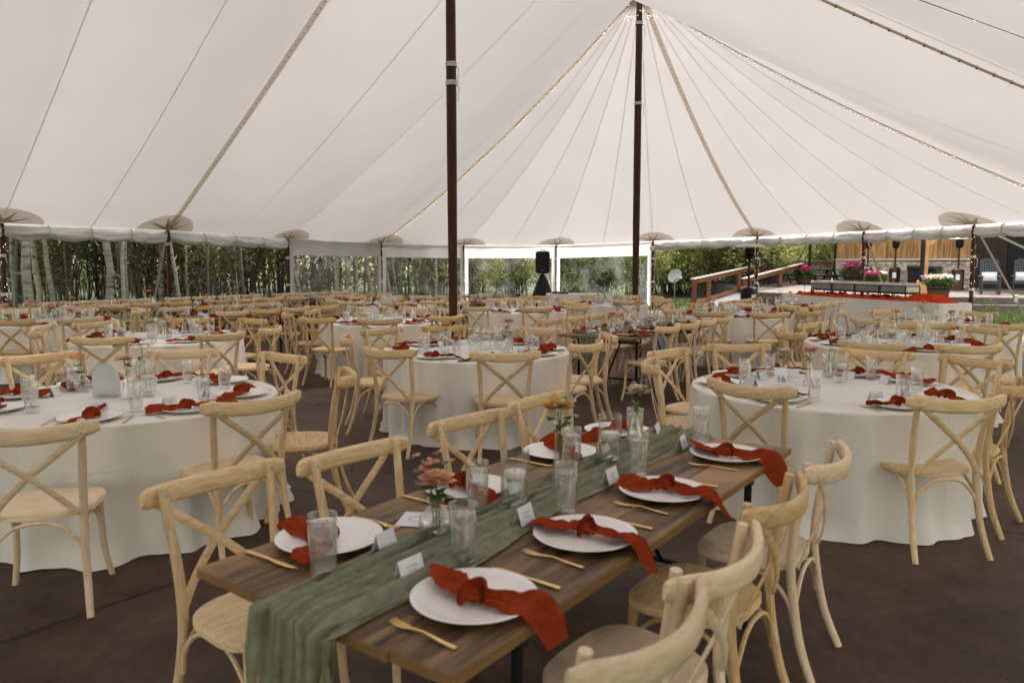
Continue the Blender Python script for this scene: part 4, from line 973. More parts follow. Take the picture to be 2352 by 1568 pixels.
def card_parts():
    m = MB(); w, h, d = .043, .058, .019; t = .0008
    for s in (1, -1): m.add([(-w, s*d, 0), (w, s*d, 0), (w, 0, h), (-w, 0, h), (-w, s*(d-t*2), 0), (w, s*(d-t*2), 0), (w, 0, h-t*2), (-w, 0, h-t*2)], [(0,1,2,3), (7,6,5,4), (0,4,5,1), (1,5,6,2), (3,7,4,0)])
    k = MB(); R = random.Random(2)
    for row, (z, n) in enumerate(((.036, 6), (.024, 4))):
        y = -d*(1 - z/h) - .0012
        for j in range(n):
            x = -.018 + .007*j + .004*row
            pts = [(x + .0018*sin(q*1.7), -d*(1-(z + .003*cos(q*1.3))/h) - .0012, z + .003*cos(q*1.3)) for q in range(5)]
            k.sweep(pts, [(-.0005,0),(.0005,0),(.0005,.0002),(-.0005,.0002)], (0,1,0))
    return [('card', m.mesh('card', MT['card'], False)), ('handwriting', k.mesh('handwriting', MT['ink'], False))]
CARD = ('place_card', 'place card', card_parts())
def napkin(seed, droop, la=.30, lb=.18, angb=20, w=1.):
    """linen square rolled into a pleated band and knotted once"""
    R = random.Random(seed); m = MB()
    prof = [(-1,-.15),(-.97,.25),(-.66,.75),(-.52,.30),(-.30,.95),(-.12,.42),(.10,1.0),(.26,.45),(.50,.85),(.66,.35),(.95,.55),(1,-.1),(.6,-.45),(.1,-.30),(-.4,-.45)]
    def tail(L, ang, dr, long_):
        a = radians(ang); dx, dy = cos(a), sin(a); side = R.uniform(-.035, .035); n = 18; P = []; Sc = []; Ro = []; r1 = R.uniform(.15, .5)*R.choice((-1, 1)); r0 = R.uniform(-.15, .15)
        for k in range(n+1):
            s = L*k/n; bend = side*sin(pi*k/n); t = k/n
            x = dx*s - dy*bend; y = dy*s + dx*bend
            z = .034 - .012*min(1, s/.06) + .008*math.exp(-((s-.155)/.03)**2)
            if s > .17 and long_: z -= (.018*min(1, (s-.17)/.08))
            if dr and s > .185:
                q = s - .185; x = dx*(.185 + q*.62) - dy*bend; y = dy*(.185 + q*.62) + dx*bend; z -= .45*q + 2.2*q*q
            z += .003*sin(k*1.3 + seed)
            P.append((x, y, z))
            open_ = min(1, t*1.7)**.8; tip = max(0, (t - (.62 if long_ else .8))/(.38 if long_ else .2))
            Sc.append((w*(.021 + .024*open_)*(1 - (.45 if long_ else .25)*tip**1.6) + .0025*sin(k*2.1 + seed), (.015 - .005*open_)*(1 - .55*tip) + .0015*sin(k*1.7)))
            Ro.append(r0 + r1*t*(1 if not dr else .8))
        pr = [(p + R.uniform(-.08, .08), q*R.uniform(.75, 1.25)) for p, q in prof]
        m.sweep(P, pr, (0,0,1), Sc, True, Ro)
    tail(la, -90 + R.uniform(-14, 14), droop, True); tail(lb, 90 + angb, False, False)
    def wrap(c, az, R0, wd, th):
        # a pleated band passing over the roll: the knot
        n = 16; P = []; Sc = []
        for k in range(n+1):
            A = pi*(-.18 + 1.36*k/n); P.append((c[0] + R0*cos(A)*cos(az), c[1] + R0*cos(A)*sin(az), c[2] + R0*.48*sin(A))); Sc.append((wd*(.75 + .25*sin(pi*k/n)), th))
        m.sweep(P, [(p + R.uniform(-.06, .06), q) for p, q in prof], (-sin(az), cos(az), .2), [(b_, a_) for a_, b_ in Sc], True, [pi/2]*(n+1))
    q = MB(); q.grid(lambda u, v: (.027*sin(pi*v)*cos(2*pi*u)*(1 + .18*sin(8*pi*u + seed)), .040*cos(pi*v), .030 + .020*sin(pi*v)*sin(2*pi*u)*(1 + .22*sin(12*pi*u + 3*v))), 24, 10, True); m.add(q.v, q.f)
    wrap((0, .006, .028), R.uniform(-.25, .25), .034, .024, .008); wrap((.006, -.016, .030), R.uniform(.6, .9), .030, .017, .007)
    return m.mesh('napkin', MT['rust'], True, 28)
NAPS = [napkin(k, False, .26 + .025*(k % 4), .19 + .03*(k % 3), (k*37) % 80 - 40, 1 + .12*(k % 3 - 1)) for k in range(8)]; NAPD = [napkin(20+k, True, .265 + .012*k, .18, (-25, 12, 30, -8)[k], 1.22) for k in range(4)]
# centre pieces
def vase(kind):
    if kind == 'flask': pr = [(0,.003),(.043,.003),(.046,.008),(.040,.03),(.020,.105),(.0135,.15),(.0135,.19),(.018,.205),(.0165,.205),(.012,.188),(.0118,.15),(.018,.105),(.037,.03),(.04,.012),(0,.010)]
    elif kind == 'tall': pr = [(0,.003),(.032,.003),(.036,.010),(.030,.05),(.021,.10),(.0185,.16),(.021,.225),(.0245,.235),(.0230,.235),(.0195,.222),(.0170,.16),(.019,.10),(.027,.05),(.03,.018),(0,.016)]
    else: pr = [(0,.003),(.022,.003),(.040,.012),(.055,.038),(.052,.066),(.034,.090),(.022,.102),(.024,.118),(.029,.124),(.0275,.124),(.022,.116),(.020,.102),(.032,.088),(.050,.065),(.0525,.039),(.038,.016),(0,.010)]
    g = MB(); g.lathe(pr, 20)
    wl_ = [(r*.93, z + .002) for r, z in pr if z < (.10 if kind != 'globe' else .06)][-99:]
    k = max(i for i, q in enumerate(pr) if q[0] == max(a[0] for a in pr)); top = {'flask': .10, 'tall': .11, 'globe': .065}[kind]
    ww = MB(); half = [q for q in pr[:8] if q[1] < top]; half = half + [(half[-1][0]*.8, top)]
    ww.lathe([(r*.88, z + .008) for r, z in half] + [(0, top + .008)], 16)
    return [('glass', g.mesh('vase', MT['glass'])), ('water', ww.mesh('water', MT['water']))]
VASE = {k: ('bud_vase', 'vase', vase(k)) for k in ('flask', 'tall', 'globe')}; VH = {'flask': .20, 'tall': .235, 'globe': .12}
cg = MB(); cg.lathe([(0,.002),(.047,.002),(.050,.006),(.050,.205),(.0495,.208),(.0475,.208),(.0470,.205),(.0470,.022),(0,.020)], 28)
cw = MB(); cw.lathe([(0,.022),(.0455,.023),(.0455,.112),(0,.112)], 24)
CYL = ('candle_cylinder', 'candle cylinder', [('glass', cg.mesh('cylinder', MT['glass'])), ('water', cw.mesh('water', MT['water']))])
cn = MB(); cn.lathe([(0,.100),(.026,.101),(.036,.112),(.038,.128),(.035,.134),(.02,.131),(0,.130)], 20); wk = MB(); wk.tube([(0,0,.13),(0,0,.14)], .001, 4)
CAND = ('floating_candle', 'candle', [('wax', cn.mesh('wax', MT['wax'])), ('wick', wk.mesh('wick', MT['ink']))])
pg = MB(); pg.lathe([(0,.003),(.058,.003),(.064,.01),(.066,.13),(.058,.20),(.062,.235),(.060,.236),(.055,.20),(.062,.13),(.060,.02),(0,.016)], 26)
ph_ = MB(); ph_.tube(bez([(.062,0,.20),(.105,0,.19),(.112,0,.12),(.064,0,.06)], 5), .007, 7)
pw = MB(); pw.lathe([(0,.018),(.058,.02),(.060,.12),(.056,.165),(.03,.172),(0,.168)], 22)
PIT = ('water_pitcher', 'pitcher', [('glass', pg.mesh('pitcher', MT['glass'])), ('handle', ph_.mesh('handle', MT['glass'])), ('ice_water', pw.mesh('ice_water', MT['ice'], True, 0))])
FROST = glassm('frosted_acrylic', (.9,.9,.92), .75, (.72,.74,.76), 6, .5, .2, .3)
am = MB(); pts = [(-.085, 0), (.085, 0), (.085, .12)] + [(.085*cos(a), .12 + .10*sin(a)) for a in [pi*k/14 for k in range(1, 14)]] + [(-.085, .12)]
am.add([(x, -.003, z) for x, z in pts] + [(x, .003, z) for x, z in pts], [tuple(range(len(pts))), tuple(range(2*len(pts)-1, len(pts)-1, -1))] + [(i, i+len(pts), (i+1) % len(pts) + len(pts), (i+1) % len(pts)) for i in range(len(pts))])
bs = MB(); bs.bbox(-.06, .06, -.025, .025, 0, .012, .003)
ARCH = ('arched_sign', 'acrylic sign', [('panel', am.mesh('arch_panel', FROST, False)), ('foot', bs.mesh('foot', FROST, False))])
FCOL = {'peach': [(.76,.40,.26), (.85,.60,.45)], 'pink': [(.70,.36,.32), (.80,.52,.48)], 'coral': [(.62,.13,.12), (.76,.34,.28)], 'cream': [(.70,.58,.40), (.80,.72,.56)], 'white': [(.66,.63,.56), (.78,.75,.68)],
        'orange': [(.66,.20,.06), (.74,.34,.14)], 'mustard': [(.62,.33,.07), (.70,.45,.14)], 'mauve': [(.34,.22,.28), (.46,.34,.38)]}
FM = {k: leaf(k + '_petal', v, .3) for k, v in FCOL.items()}
def bloom(col, style, seed):
    R = random.Random(seed); m = MB(); lay = {'full': ((.020,1.0,7),(.030,.7,9),(.040,.4,11),(.050,.15,12),(.054,-.15,12)), 'spray': ((.016,1.2,5),(.022,.9,6),(.028,.5,7)), 'lily': ((.075,.35,6),(.045,.9,5))}[style]
    cs = [(0,0,0)] if style != 'spray' else [(R.uniform(-.042,.042), R.uniform(-.042,.042), R.uniform(-.03,.04)) for _ in range(15)]
    for c in cs:
        for L, el, n in lay:
            for k in range(n):
                a = 2*pi*(k + R.random()*.6)/n; e_ = el + R.uniform(-.15, .15); d = Vector((cos(a)*cos(e_), sin(a)*cos(e_), sin(e_))); s = d.cross(Vector((0,0,1))).normalized()
                o = Vector(c); l = L*R.uniform(.85, 1.15)*(.45 if style == 'spray' else 1); w_ = l*(.34 if style != 'lily' else .2)
                m.add([o, o + d*l*.6 + s*w_, o + d*l*1.0 + s*w_*.55 + Vector((0,0,l*.10)), o + d*l*1.0 - s*w_*.55 + Vector((0,0,l*.10)), o + d*l*.6 - s*w_], [(0,1,2,3,4)])
    return m.mesh('bloom', FM[col], False)
def flower_proto(col, style, h, seed):
    R = random.Random(seed); dx, dy = R.uniform(-.03, .03), R.uniform(-.03, .03); st_ = MB(); st_.tube(bez([(0,0,.025), (dx*.2, dy*.2, h*.5), (dx, dy, h)], 4), .0024, 5)
    b = bloom(col, style, seed); b.transform(Matrix.Scale(1.12, 4)); b.transform(Matrix.Translation((dx, dy, h)))
    P = [('bloom', b), ('stem', st_.mesh('stem', MT['stem']))]
    lf = leaves(5, lambda q: (dx*.6 + q.uniform(-.01,.01), dy*.6 + q.uniform(-.01,.01), h*q.uniform(.65, .9)), .045, R, .3); P.append(('leaves', lf.mesh('leaves', L_PLANT, False)))
    return ('cut_flower', 'flower', P)
STY = {'peach': 'full', 'pink': 'full', 'coral': 'spray', 'cream': 'full', 'white': 'spray', 'orange': 'lily', 'mustard': 'full', 'mauve': 'spray'}
FNM = {'peach': 'peach dahlia', 'pink': 'pink carnation', 'coral': 'coral red blossom', 'cream': 'cream rose', 'white': 'white wax flower spray', 'orange': 'orange lily', 'mustard': 'mustard dahlia', 'mauve': 'mauve filler sprig'}
FP = {}
def flower(col, vk, where, x, y, z, seed):
    k = (col, vk, seed % 2)
    if k not in FP: FP[k] = flower_proto(col, STY[col], VH[vk] + (.05 if vk != 'globe' else .06) + .03*(seed % 2), hash_(col) + seed)
    place(VASE[vk], 'bud vase holding the %s, %s' % (FNM[col].replace(' blossom', '').replace(' flower spray', ' spray'), where), (x, y, z), 0, 'glass bud vases')
    place(FP[k], '%s in bud vase, %s' % (FNM[col], where), (x, y, z), seed*1.9, 'flowers in bud vases')
def hash_(s): return sum(ord(c)*(i+3) for i, c in enumerate(s)) % 97
ORD = ['first', 'second', 'third', 'fourth', 'fifth', 'sixth', 'seventh']
def setting(seat, x, y, z, rz, R, near, nap=None, naprz=None, dj=.03, lift=0):
    """plate, napkin, tumbler, cutlery and card for one seat; the sitter looks along local +Y"""
    c, s = cos(rz), sin(rz); W_ = lambda a, b: (x + a*c - b*s, y + a*s + b*c)
    j = lambda: R.uniform(-dj, dj)
    place(PLATE, 'white dinner plate, ' + seat, (x, y, z), 0, 'white dinner plates')
    nx, ny = W_(R.uniform(-.03, .03), R.uniform(-.02, .02))
    o = place(('linen_napkin', 'napkin', nap or R.choice(NAPS)), 'knotted rust napkin, ' + seat, (nx, ny, z + .006), rz + (naprz if naprz is not None else R.choice((-1, 1))*R.uniform(1.15, 1.9)), 'knotted rust linen napkins')
    gx, gy = W_(.17 + j(), .18 + j()); place(TUMB, 'ice water tumbler, ' + seat, (gx, gy, z + lift*.6), R.uniform(0, 6), 'tumblers of ice water')
    px, py = W_(-.02 + j(), .215 + j()*.5); place(CARD, 'white place card, ' + seat, (px, py, z + .001 + lift), rz + R.uniform(-.25, .25), 'white tent place cards')
    if near:
        fx, fy = W_(-.20 + j()*.3, -.01); place(FORK, 'gold fork, ' + seat, (fx, fy, z + .001), rz + R.uniform(-.08, .08), 'gold forks')
        fx, fy = W_(.195 + j()*.3, -.02); place(KNIFE, 'gold knife, ' + seat, (fx, fy, z + .001), rz + R.uniform(-.08, .08), 'gold knives')

# ------------------------------------------------------------------ round tables
def cloth_mesh(r, seed):
    R = random.Random(seed); nf = R.choice((15, 17, 18, 19)); ph = [R.uniform(0, 6.28) for _ in range(4)]; N = 220; H = .76
    prof = [(0, 0), (.5*r, 0), (.9*r, 0), (r - .008, -.0005), (r - .002, -.003), (r + .001, -.010)] + [(None, -.02 - .74*k/20) for k in range(21)]
    m = MB(); v = []
    for rr, dz in prof:
        for j in range(N):
            a = 2*pi*j/N
            if rr is not None: q = rr
            else:
                t = min(1, (-dz)/.76); fo = sin(nf*a + ph[0] + 1.1*sin(2*a + ph[1]) + .5*t*sin(3*a)) ; f2 = .5*sin((2*nf+3)*a + ph[2] + sin(3*a))
                fo = fo*.75 + f2*.35
                q = r + .001 + (.006 + .012*sin(2*a + ph[3]))*t + .048*t**.6*fo
                if t > .86: q += .40*(t-.86)*max(0, .55 + .6*sin(7*a + ph[1]) + .5*fbm(a*4, seed))
            z = H + dz
            if dz < -.72: z = max(.004 + .010*(1+sin(11*a + ph[2]))*(1 if dz > -.755 else .3), z)
            v.append((q*cos(a), q*sin(a), z + (.0012*fbm(q*cos(a)*3, q*sin(a)*3, seed) if rr else 0)))
    f = []
    K = len(prof)
    for i in range(1, K-1):
        for j in range(N): f.append((i*N+j, (i+1)*N+j, (i+1)*N+(j+1) % N, i*N+(j+1) % N))
    f.append(tuple(N + j for j in range(N))); m.add(v, f)
    return m.mesh('tablecloth', MT['linen'], True, 70)
def side_word(phi, allphi, far):
    grp = sorted([p for p in allphi if (sin(radians(p)) >= 0) == far], key=lambda p: cos(radians(p)))
    i = grp.index(phi)
    return '%s from left, %s side of ' % (ORD[i], 'far' if far else 'near')
CG = 'pale wooden cross-back chairs'
def round_table(nm, x, y, chairs, seed, items, r=.915, near=True, tints={}):
    R = random.Random(seed); tbl = nm
    tag(ob('tablecloth', cloth_mesh(r, seed), None, (x, y, 0)), 'white floor-length cloth over ' + tbl, 'tablecloth', 'white round tablecloths')
    ph = [c[0] for c in chairs]; Z = .7605
    for k, (phi, rr) in enumerate(chairs):
        a = radians(phi); w = side_word(phi, ph, sin(a) >= 0) + tbl
        chair('cross-back chair, ' + w, x + rr*cos(a), y + rr*sin(a), phi + 180 + R.uniform(-7, 7), CG, tints.get(phi), y + rr*sin(a) < 7.5)
        pr = r - .195; setting(w, x + pr*cos(a), y + pr*sin(a), Z, a + pi/2, R, near, R.choice(NAPD) if R.random() < .16 else None, R.uniform(-.4, .4) if R.random() < .16 else None)
    nc = 0; n_c = sum(1 for i in items if i[0] == 'candle')
    for it in items:
        px, py = x + it[1], y + it[2]
        if it[0] == 'candle':
            nc += 1; w = tbl + (', %s from left' % ORD[nc-1] if n_c > 1 else '')
            place(CYL, 'glass candle cylinder, ' + w, (px, py, Z), 0, 'candle cylinders'); place(CAND, 'white floating candle, ' + w, (px, py, Z), R.uniform(0, 6), 'floating candles')
        elif it[0] == 'pitcher': place(PIT, 'glass pitcher of ice water on ' + tbl, (px, py, Z), R.uniform(0, 6), 'water pitchers')
        elif it[0] == 'arch': place(ARCH, 'frosted arched sign on ' + tbl, (px, py, Z), it[3], 'arched signs')
        else: flower(it[0], it[3], tbl, px, py, Z, seed + len(it[0]))
def rnd_items(seed, cols, pit='pitcher'):
    R = random.Random(seed); out = []; used = []
    def spot():
        for _ in range(200):
            p = (R.uniform(-.34, .34), R.uniform(-.3, .3))
            if all(hypot(p[0]-q[0], p[1]-q[1]) > .15 for q in used): break
        used.append(p); return p
    cx_ = sorted([spot(), spot()]); out += [('candle', *p) for p in cx_]
    for i, c in enumerate(cols): out.append((c, *spot(), ('flask', 'tall', 'globe')[i % 3]))
    out.append((pit, *spot(), .3)); return out
RT = [
 ('the nearest left round table', -2.473, 4.765, [(-37,1.41),(-78,1.58),(4,1.41),(57,1.30),(100,1.40),(140,1.66),(180,1.30),(220,1.35)], 1,
  [('candle', .10,.06), ('candle', -.55,.33), ('arch', -.14,.0,.1), ('peach', .03,-.05,'flask'), ('orange', -.42,.22,'globe'), ('white', .06,.02+.10,'tall')]),
 ('the second left round table', -4.072, 8.604, [(-86,1.42),(-41,1.50),(-12,1.46),(53,1.28),(95,1.15),(157,1.1),(184,1.36),(-145,1.22)], 2, None),
 ('the back left round table', -6.765, 10.906, [(-75,1.5),(-44,1.55),(20,1.2),(48,1.35),(96,1.05),(145,1.1),(-120,1.3),(185,1.25)], 3, None),
 ('the round table left of front pole', -1.924, 11.154, [(-82,1.55),(-115,1.55),(-45,1.5),(28,1.1),(70,1.15),(110,1.2),(172,1.15),(-160,1.4)], 4, None),
 ('the central round table', -.34, 7.35, [(-122,1.36),(-78,1.42),(-33,1.25),(4,1.34),(54,1.12),(110,1.26),(144,1.38),(187,1.29)], 5, None),
 ('the round table right of front pole', .135, 13.629, [(-80,1.55),(-120,1.5),(-50,1.55),(-15,1.2),(30,1.15),(75,1.15),(110,1.15),(160,1.2),(200,1.3)], 6, None),
 ('the distant round table left of pole', -2.486, 15.487, [(-78,1.55),(-112,1.5),(-50,1.55),(-150,1.3),(30,1.2),(65,1.15),(100,1.15),(140,1.2),(180,1.3)], 7, None),
 ('the small round table beneath back pole', 2.107, 15.819, [(-85,1.5),(-50,1.4),(-150,1.2),(15,1.1),(60,1.05),(110,1.05),(180,1.15)], 8, None),
 ('the round table before the ramp', 3.668, 12.372, [(-118,1.6),(-87,1.55),(-56,1.45),(-25,1.1),(20,1.15),(60,1.15),(105,1.15),(150,1.15),(180,1.15),(-150,1.35)], 9, None),
 ('the round table numbered 16', 2.189, 5.139, [(-137,1.10),(-80,1.23),(-40,1.12),(19,1.40),(50,1.25),(98,1.46),(133,1.37),(168,1.23)], 10,
  [('candle', .19,.23), ('pink', -.085,.10,'flask'), ('cream', -.20,.30,'globe'), ('coral', .20,.46,'tall')]),
 ('the round table behind number 16', 4.122, 7.993, [(-125,1.55),(-94,1.5),(-35,1.3),(15,1.2),(60,1.12),(124,1.08),(155,1.2),(190,1.29)], 11, None),
 ('the round table before the buffet', 5.98, 10.367, [(-125,1.6),(-95,1.6),(-25,1.15),(35,1.1),(105,1.15),(150,1.3),(205,1.5)], 12, None),
]
CSET = [('peach','white','orange'), ('pink','white','peach'), ('pink','coral','peach'), ('mustard','pink','cream'), ('mustard','peach','mauve'), ('peach','white','orange'), ('peach','pink','cream'), ('coral','peach','white'), ('cream','mustard','pink'), ('pink','cream','coral'), ('cream','orange','white'), ('cream','orange','pink')]
for k, (nm, x, y, ch, sd, it) in enumerate(RT):
    round_table(nm, x, y, ch, sd, it or rnd_items(sd, CSET[k], 'pitcher' if k % 3 else 'arch'), .76 if 'small' in nm else .915, y < 13)
# number cards
def number_card(txt, x, y, rz, lab):
    t = thing('table_number_card', lab, 'table number', (x, y, .761), rz, 'table number cards'); m = MB(); m.sweep([(0,.0,.0), (0,.028,.128)], [(-.044,-.0006),(.044,-.0006),(.044,.0006),(-.044,.0006)], (0,1,0)); m.build('card', MT['card'], t, False)
    m = MB(); m.sweep([(0,.060,.0), (0,.029,.12)], [(-.02,-.0006),(.02,-.0006),(.02,.0006),(-.02,.0006)], (0,1,0)); m.build('easel_back', MT['card'], t, False)
    cu_ = bpy.data.curves.new('number', 'FONT'); cu_.body = txt; cu_.size = .062; cu_.align_x = 'CENTER'; cu_.extrude = .0004
    o = bpy.data.objects.new('number', cu_); C.objects.link(o); dg = bpy.context.evaluated_depsgraph_get(); me = bpy.data.meshes.new_from_object(o.evaluated_get(dg)); bpy.data.objects.remove(o)
    me.materials.clear(); me.materials.append(MT['ink']); M_ = Matrix.Translation((0, .0045, .030)) @ Matrix.Rotation(radians(90 - 12.3), 4, 'X'); me.transform(M_)
    me.transform(Matrix.Translation((0, -.0035, 0))); ob('number', me, t)
number_card('16', 2.189 - .30, 5.139 + .06, radians(-8), 'white card reading 16 leaning before the pink carnation vase')
number_card('17', 4.122 + .02, 7.993 - .12, radians(10), 'white card reading 17 on the round table behind number 16')

# ------------------------------------------------------------------ farm tables
def farm_parts(seed):
    P = []; R = random.Random(seed); L, Wd = 2.41, .965; n = 5; w = Wd/n
    for k in range(n):
        m = MB(); y0 = -Wd/2 + k*w; e0, e1 = R.uniform(-.006, .006), R.uniform(-.006, .006)
        m.bbox(y0 + .0018, y0 + w - .0018, -L/2 + e0, L/2 + e1, .727 + R.uniform(-.001, .001), .7595 + R.uniform(-.0012, .0012), .004); P.append(('plank', m.mesh('plank', MT['plank'], False)))
    for y in (-.95, 0, .95): m = MB(); m.bbox(-.44, .44, y - .04, y + .04, .690, .7265, .003); P.append(('batten', m.mesh('batten', MT['plank'], False)))
    for s in (-1, 1):
        for q in (-1, 1):
            m = MB(); m.tube([(q*.40, s*.86, .69), (q*.40, s*.86, 0)], .017, 8); P.append(('folding_leg', m.mesh('folding_leg', MT['blackmetal'])))
        m = MB(); m.tube([(-.40, s*.86, .22), (.40, s*.86, .22)], .013, 7); P.append(('leg_bar', m.mesh('leg_bar', MT['blackmetal'])))
        m = MB(); m.tube(bez([(0, s*.86, .22), (0, s*.70, .40), (0, s*.45, .69)], 4), .011, 6); P.append(('leg_brace', m.mesh('leg_brace', MT['blackmetal'])))
        m = MB(); m.bbox(-.42, .42, s*.86 - .02, s*.86 + .02, .655, .690, .003); P.append(('leg_plate', m.mesh('leg_plate', MT['blackmetal'], False)))
    return P
FT = [('farm_table', 'table', farm_parts(k)) for k in range(3)]
def runner_mesh(seed, drop0, drop1, off, width):
    R = random.Random(seed); m = MB(); L = 2.41
    ln = drop0 + L + .03 + drop1; NU_, NV = 150, 64; ed = L/2 + .014; rad = .018
    def fn(u, v):
        s = -ed - drop0 + ln*u; t = (v - .5)*2
        hang = max(0, -ed - s) + max(0, s - ed); d0 = -1 if s < 0 else 1
        wv = width*(1 + .10*sin(s*3.1 + seed) + .06*sin(s*7.3)) * (1 - .10*min(1, hang*2.5)) + .03*(min(1, hang*4))*sin(t*3)
        c = off + .035*sin(s*1.7 + seed*2)
        rip = .021*(1 - 2.2*abs(fbm(t*5 + .5*sin(s*2.4 + seed) + .5*fbm(s*.9, t*1.6, seed), s*.4, seed))) + .009*sin(t*17 + 2.4*sin(s*1.3 + seed) + 3.5*fbm(s*.45, t*1.3, seed)) + .005*fbm(t*24 + fbm(s*2, t, 3), s*1.4, seed+4)
        z = .7632 + max(0, .010 + rip*1.15)*(1 - .92*abs(t)**3)
        x = c + t*wv/2 + .008*fbm(t*5, s*3, seed+8)
        if hang > 0:
            y = d0*(ed + .012 + rip*1.6 + .02*min(1, hang*3)); z = .772 - hang
            return (x, y, z)
        e = ed - abs(s)
        if e < .03: z -= .006*(1 - e/.03)
        return (x, s, z)
    m.grid(fn, NU_, NV); return m.mesh('table_runner', MT['sage'], True, 0)
def farm_table(nm, x, y, ang, seed, chairs_l, chairs_r, cols, drop=(.45, .32), near=True, tl={}, tr={}, R1=False):
    R = random.Random(seed); a = radians(ang); ax = (sin(a), cos(a)); rp = (cos(a), -sin(a)); rz = -a; Z = .7605
    Wd = lambda u, v: (x + ax[0]*u + rp[0]*v, y + ax[1]*u + rp[1]*v)
    place(FT[seed % 3], 'dark plank top of ' + nm if False else 'weathered plank table, ' + nm, (x, y, 0), rz, 'weathered plank farm tables')
    tag(ob('table_runner', runner_mesh(seed, drop[0], drop[1], -.03 if R1 else .0, .295), None, (x, y, 0), rz), 'sage gauze runner draped along ' + nm, 'table runner', 'sage gauze runners')
    for sd, lst, tn in ((-1, chairs_l, tl), (1, chairs_r, tr)):
        for k, (u, v) in enumerate(lst):
            px, py = Wd(u, sd*v); w = '%s from front, %s side of %s' % (ORD[k], 'left' if sd < 0 else 'right', nm)
            face = 90 - ang + 90*sd; chair('cross-back chair, ' + w, px, py, face + R.uniform(-5, 5), CG, tn.get(k), near and R1, 1.0 if R1 else 1.03)
    us_l = (-.851, -.197, .467, 1.0) if R1 else (-.88, -.30, .29, .87); us_r = (-.909, -.362, .205, .87) if R1 else (-.89, -.30, .28, .88)
    for sd, us in ((-1, us_l), (1, us_r)):
        for k, u in enumerate(us):
            v = sd*(.300 if sd > 0 else .325); px, py = Wd(u, v); w = '%s from front, %s side of %s' % (ORD[k], 'left' if sd < 0 else 'right', nm)
            nr = None
            if R1: nr = ((-.05, .10, -.15, -.25) if sd > 0 else (-.35, pi*.9, 1.9, 1.5))[k]
            setting(w, px, py, Z, rz + (pi/2 if sd > 0 else -pi/2), R, near, (NAPD[k] if R1 else R.choice(NAPS + NAPD)) if sd > 0 else NAPS[k] if R1 else None, nr if R1 else (R.uniform(-.4, .4) if sd > 0 else None), .012, .015)
    z2 = Z + .017
    for j, (u, v) in enumerate(((-.291, -.023), (.424, -.047))):
        px, py = Wd(u, v); w = nm + (', front one' if j == 0 else ', rear one')
        place(CYL, 'glass candle cylinder, ' + w, (px, py, z2), 0, 'candle cylinders'); place(CAND, 'white floating candle, ' + w, (px, py, z2), 0, 'floating candles')
    for (u, v, vk), c in zip(((-.655, -.058, 'globe'), (.057, -.064, 'tall'), (.80, -.12, 'flask')), cols):
        px, py = Wd(u, v); flower(c, vk, nm, px, py, z2, seed)
    return Wd, rz, z2
Wd, rz1, z1_ = farm_table('the foreground farm table', .201, 2.736, 36.3, 30, [(-.855,.98),(-.316,.86),(.459,.90),(1.06,.92)], [(-.933,.846),(-.471,.826),(.13,.79),(.734,.80)], ('peach','white','cream'), (.62,.12), True,
           {0: 'natural', 1: 'natural', 2: 'natural', 3: 'natural'}, {0: 'pale', 1: 'pale', 2: 'golden', 3: 'pale'}, True)
# extra stems and a menu card on the foreground table
for c, du, dv, dz in (('peach', -.655, -.045, .010), ('mauve', -.655, -.07, -.002)):
    px, py = Wd(du, dv); pr_ = flower_proto(c, 'spray', .20 + dz, 77 + len(c)); place(pr_, '%s sprig leaning out of the round globe vase, foreground farm table' % c, (px, py, z1_), 1.1*len(c), 'flowers in bud vases')
px, py = Wd(.057, -.055); place(flower_proto('mustard', 'full', .30, 5), 'mustard dahlia beside white spray in the tall vase, foreground farm table', (px, py, z1_), 2.2, 'flowers in bud vases')
px, py = Wd(.80, -.11); place(flower_proto('mauve', 'spray', .27, 9), 'mauve sprig in the far vase, foreground farm table', (px, py, z1_), .4, 'flowers in bud vases')
px, py = Wd(-.545, -.25); t = thing('menu_card', 'white menu card lying flat beside the globe vase, foreground table', 'card', (px, py, .7625), rz1 + .5); MB().bbox(-.055, .055, -.07, .07, 0, .0015, .0003).build('card', MT['card'], t, False)
m = MB(); m.lathe([(.022, .0002), (.024, .0006), (.022, .0006)], 20, (0, 0, .0016)); m.build('printed_wreath', MT['ink'], t)
ch4 = [(-.88,.85),(-.29,.85),(.29,.85),(.87,.85)]
farm_table('the middle farm table behind centre', 1.67, 9.81, 36, 31, ch4, ch4, ('pink','orange','white'), (.50,.3))
farm_table('the farm table beside the buffet', 5.22, 14.4, 37, 32, ch4, ch4, ('peach','white','cream'), (.3,.3), False)
farm_table('the long left farm table', -4.35, 12.5, 36, 33, ch4, ch4, ('mustard','peach','white'), (.3,.3), False)
farm_table('the farm table before the loudspeaker', -.49, 16.45, 36, 34, ch4, ch4, ('coral','peach','white'), (.5,.3), False)
farm_table('the aspen-side farm table, second from left', -7.5, 14.0, 38, 35, ch4, ch4, ('pink','white','orange'), (.3,.3), False)
farm_table('the aspen-side farm table, third from left', -5.9, 16.05, 38, 36, ch4, ch4, ('peach','mustard','white'), (.3,.3), False)
farm_table('the aspen-side farm table, rightmost', -4.3, 18.1, 38, 37, ch4, ch4, ('peach','mustard','white'), (.3,.3), False)
farm_table('the aspen-side farm table, leftmost', -9.1, 12.0, 38, 38, ch4, ch4, ('pink','white','cream'), (.3,.3), False)

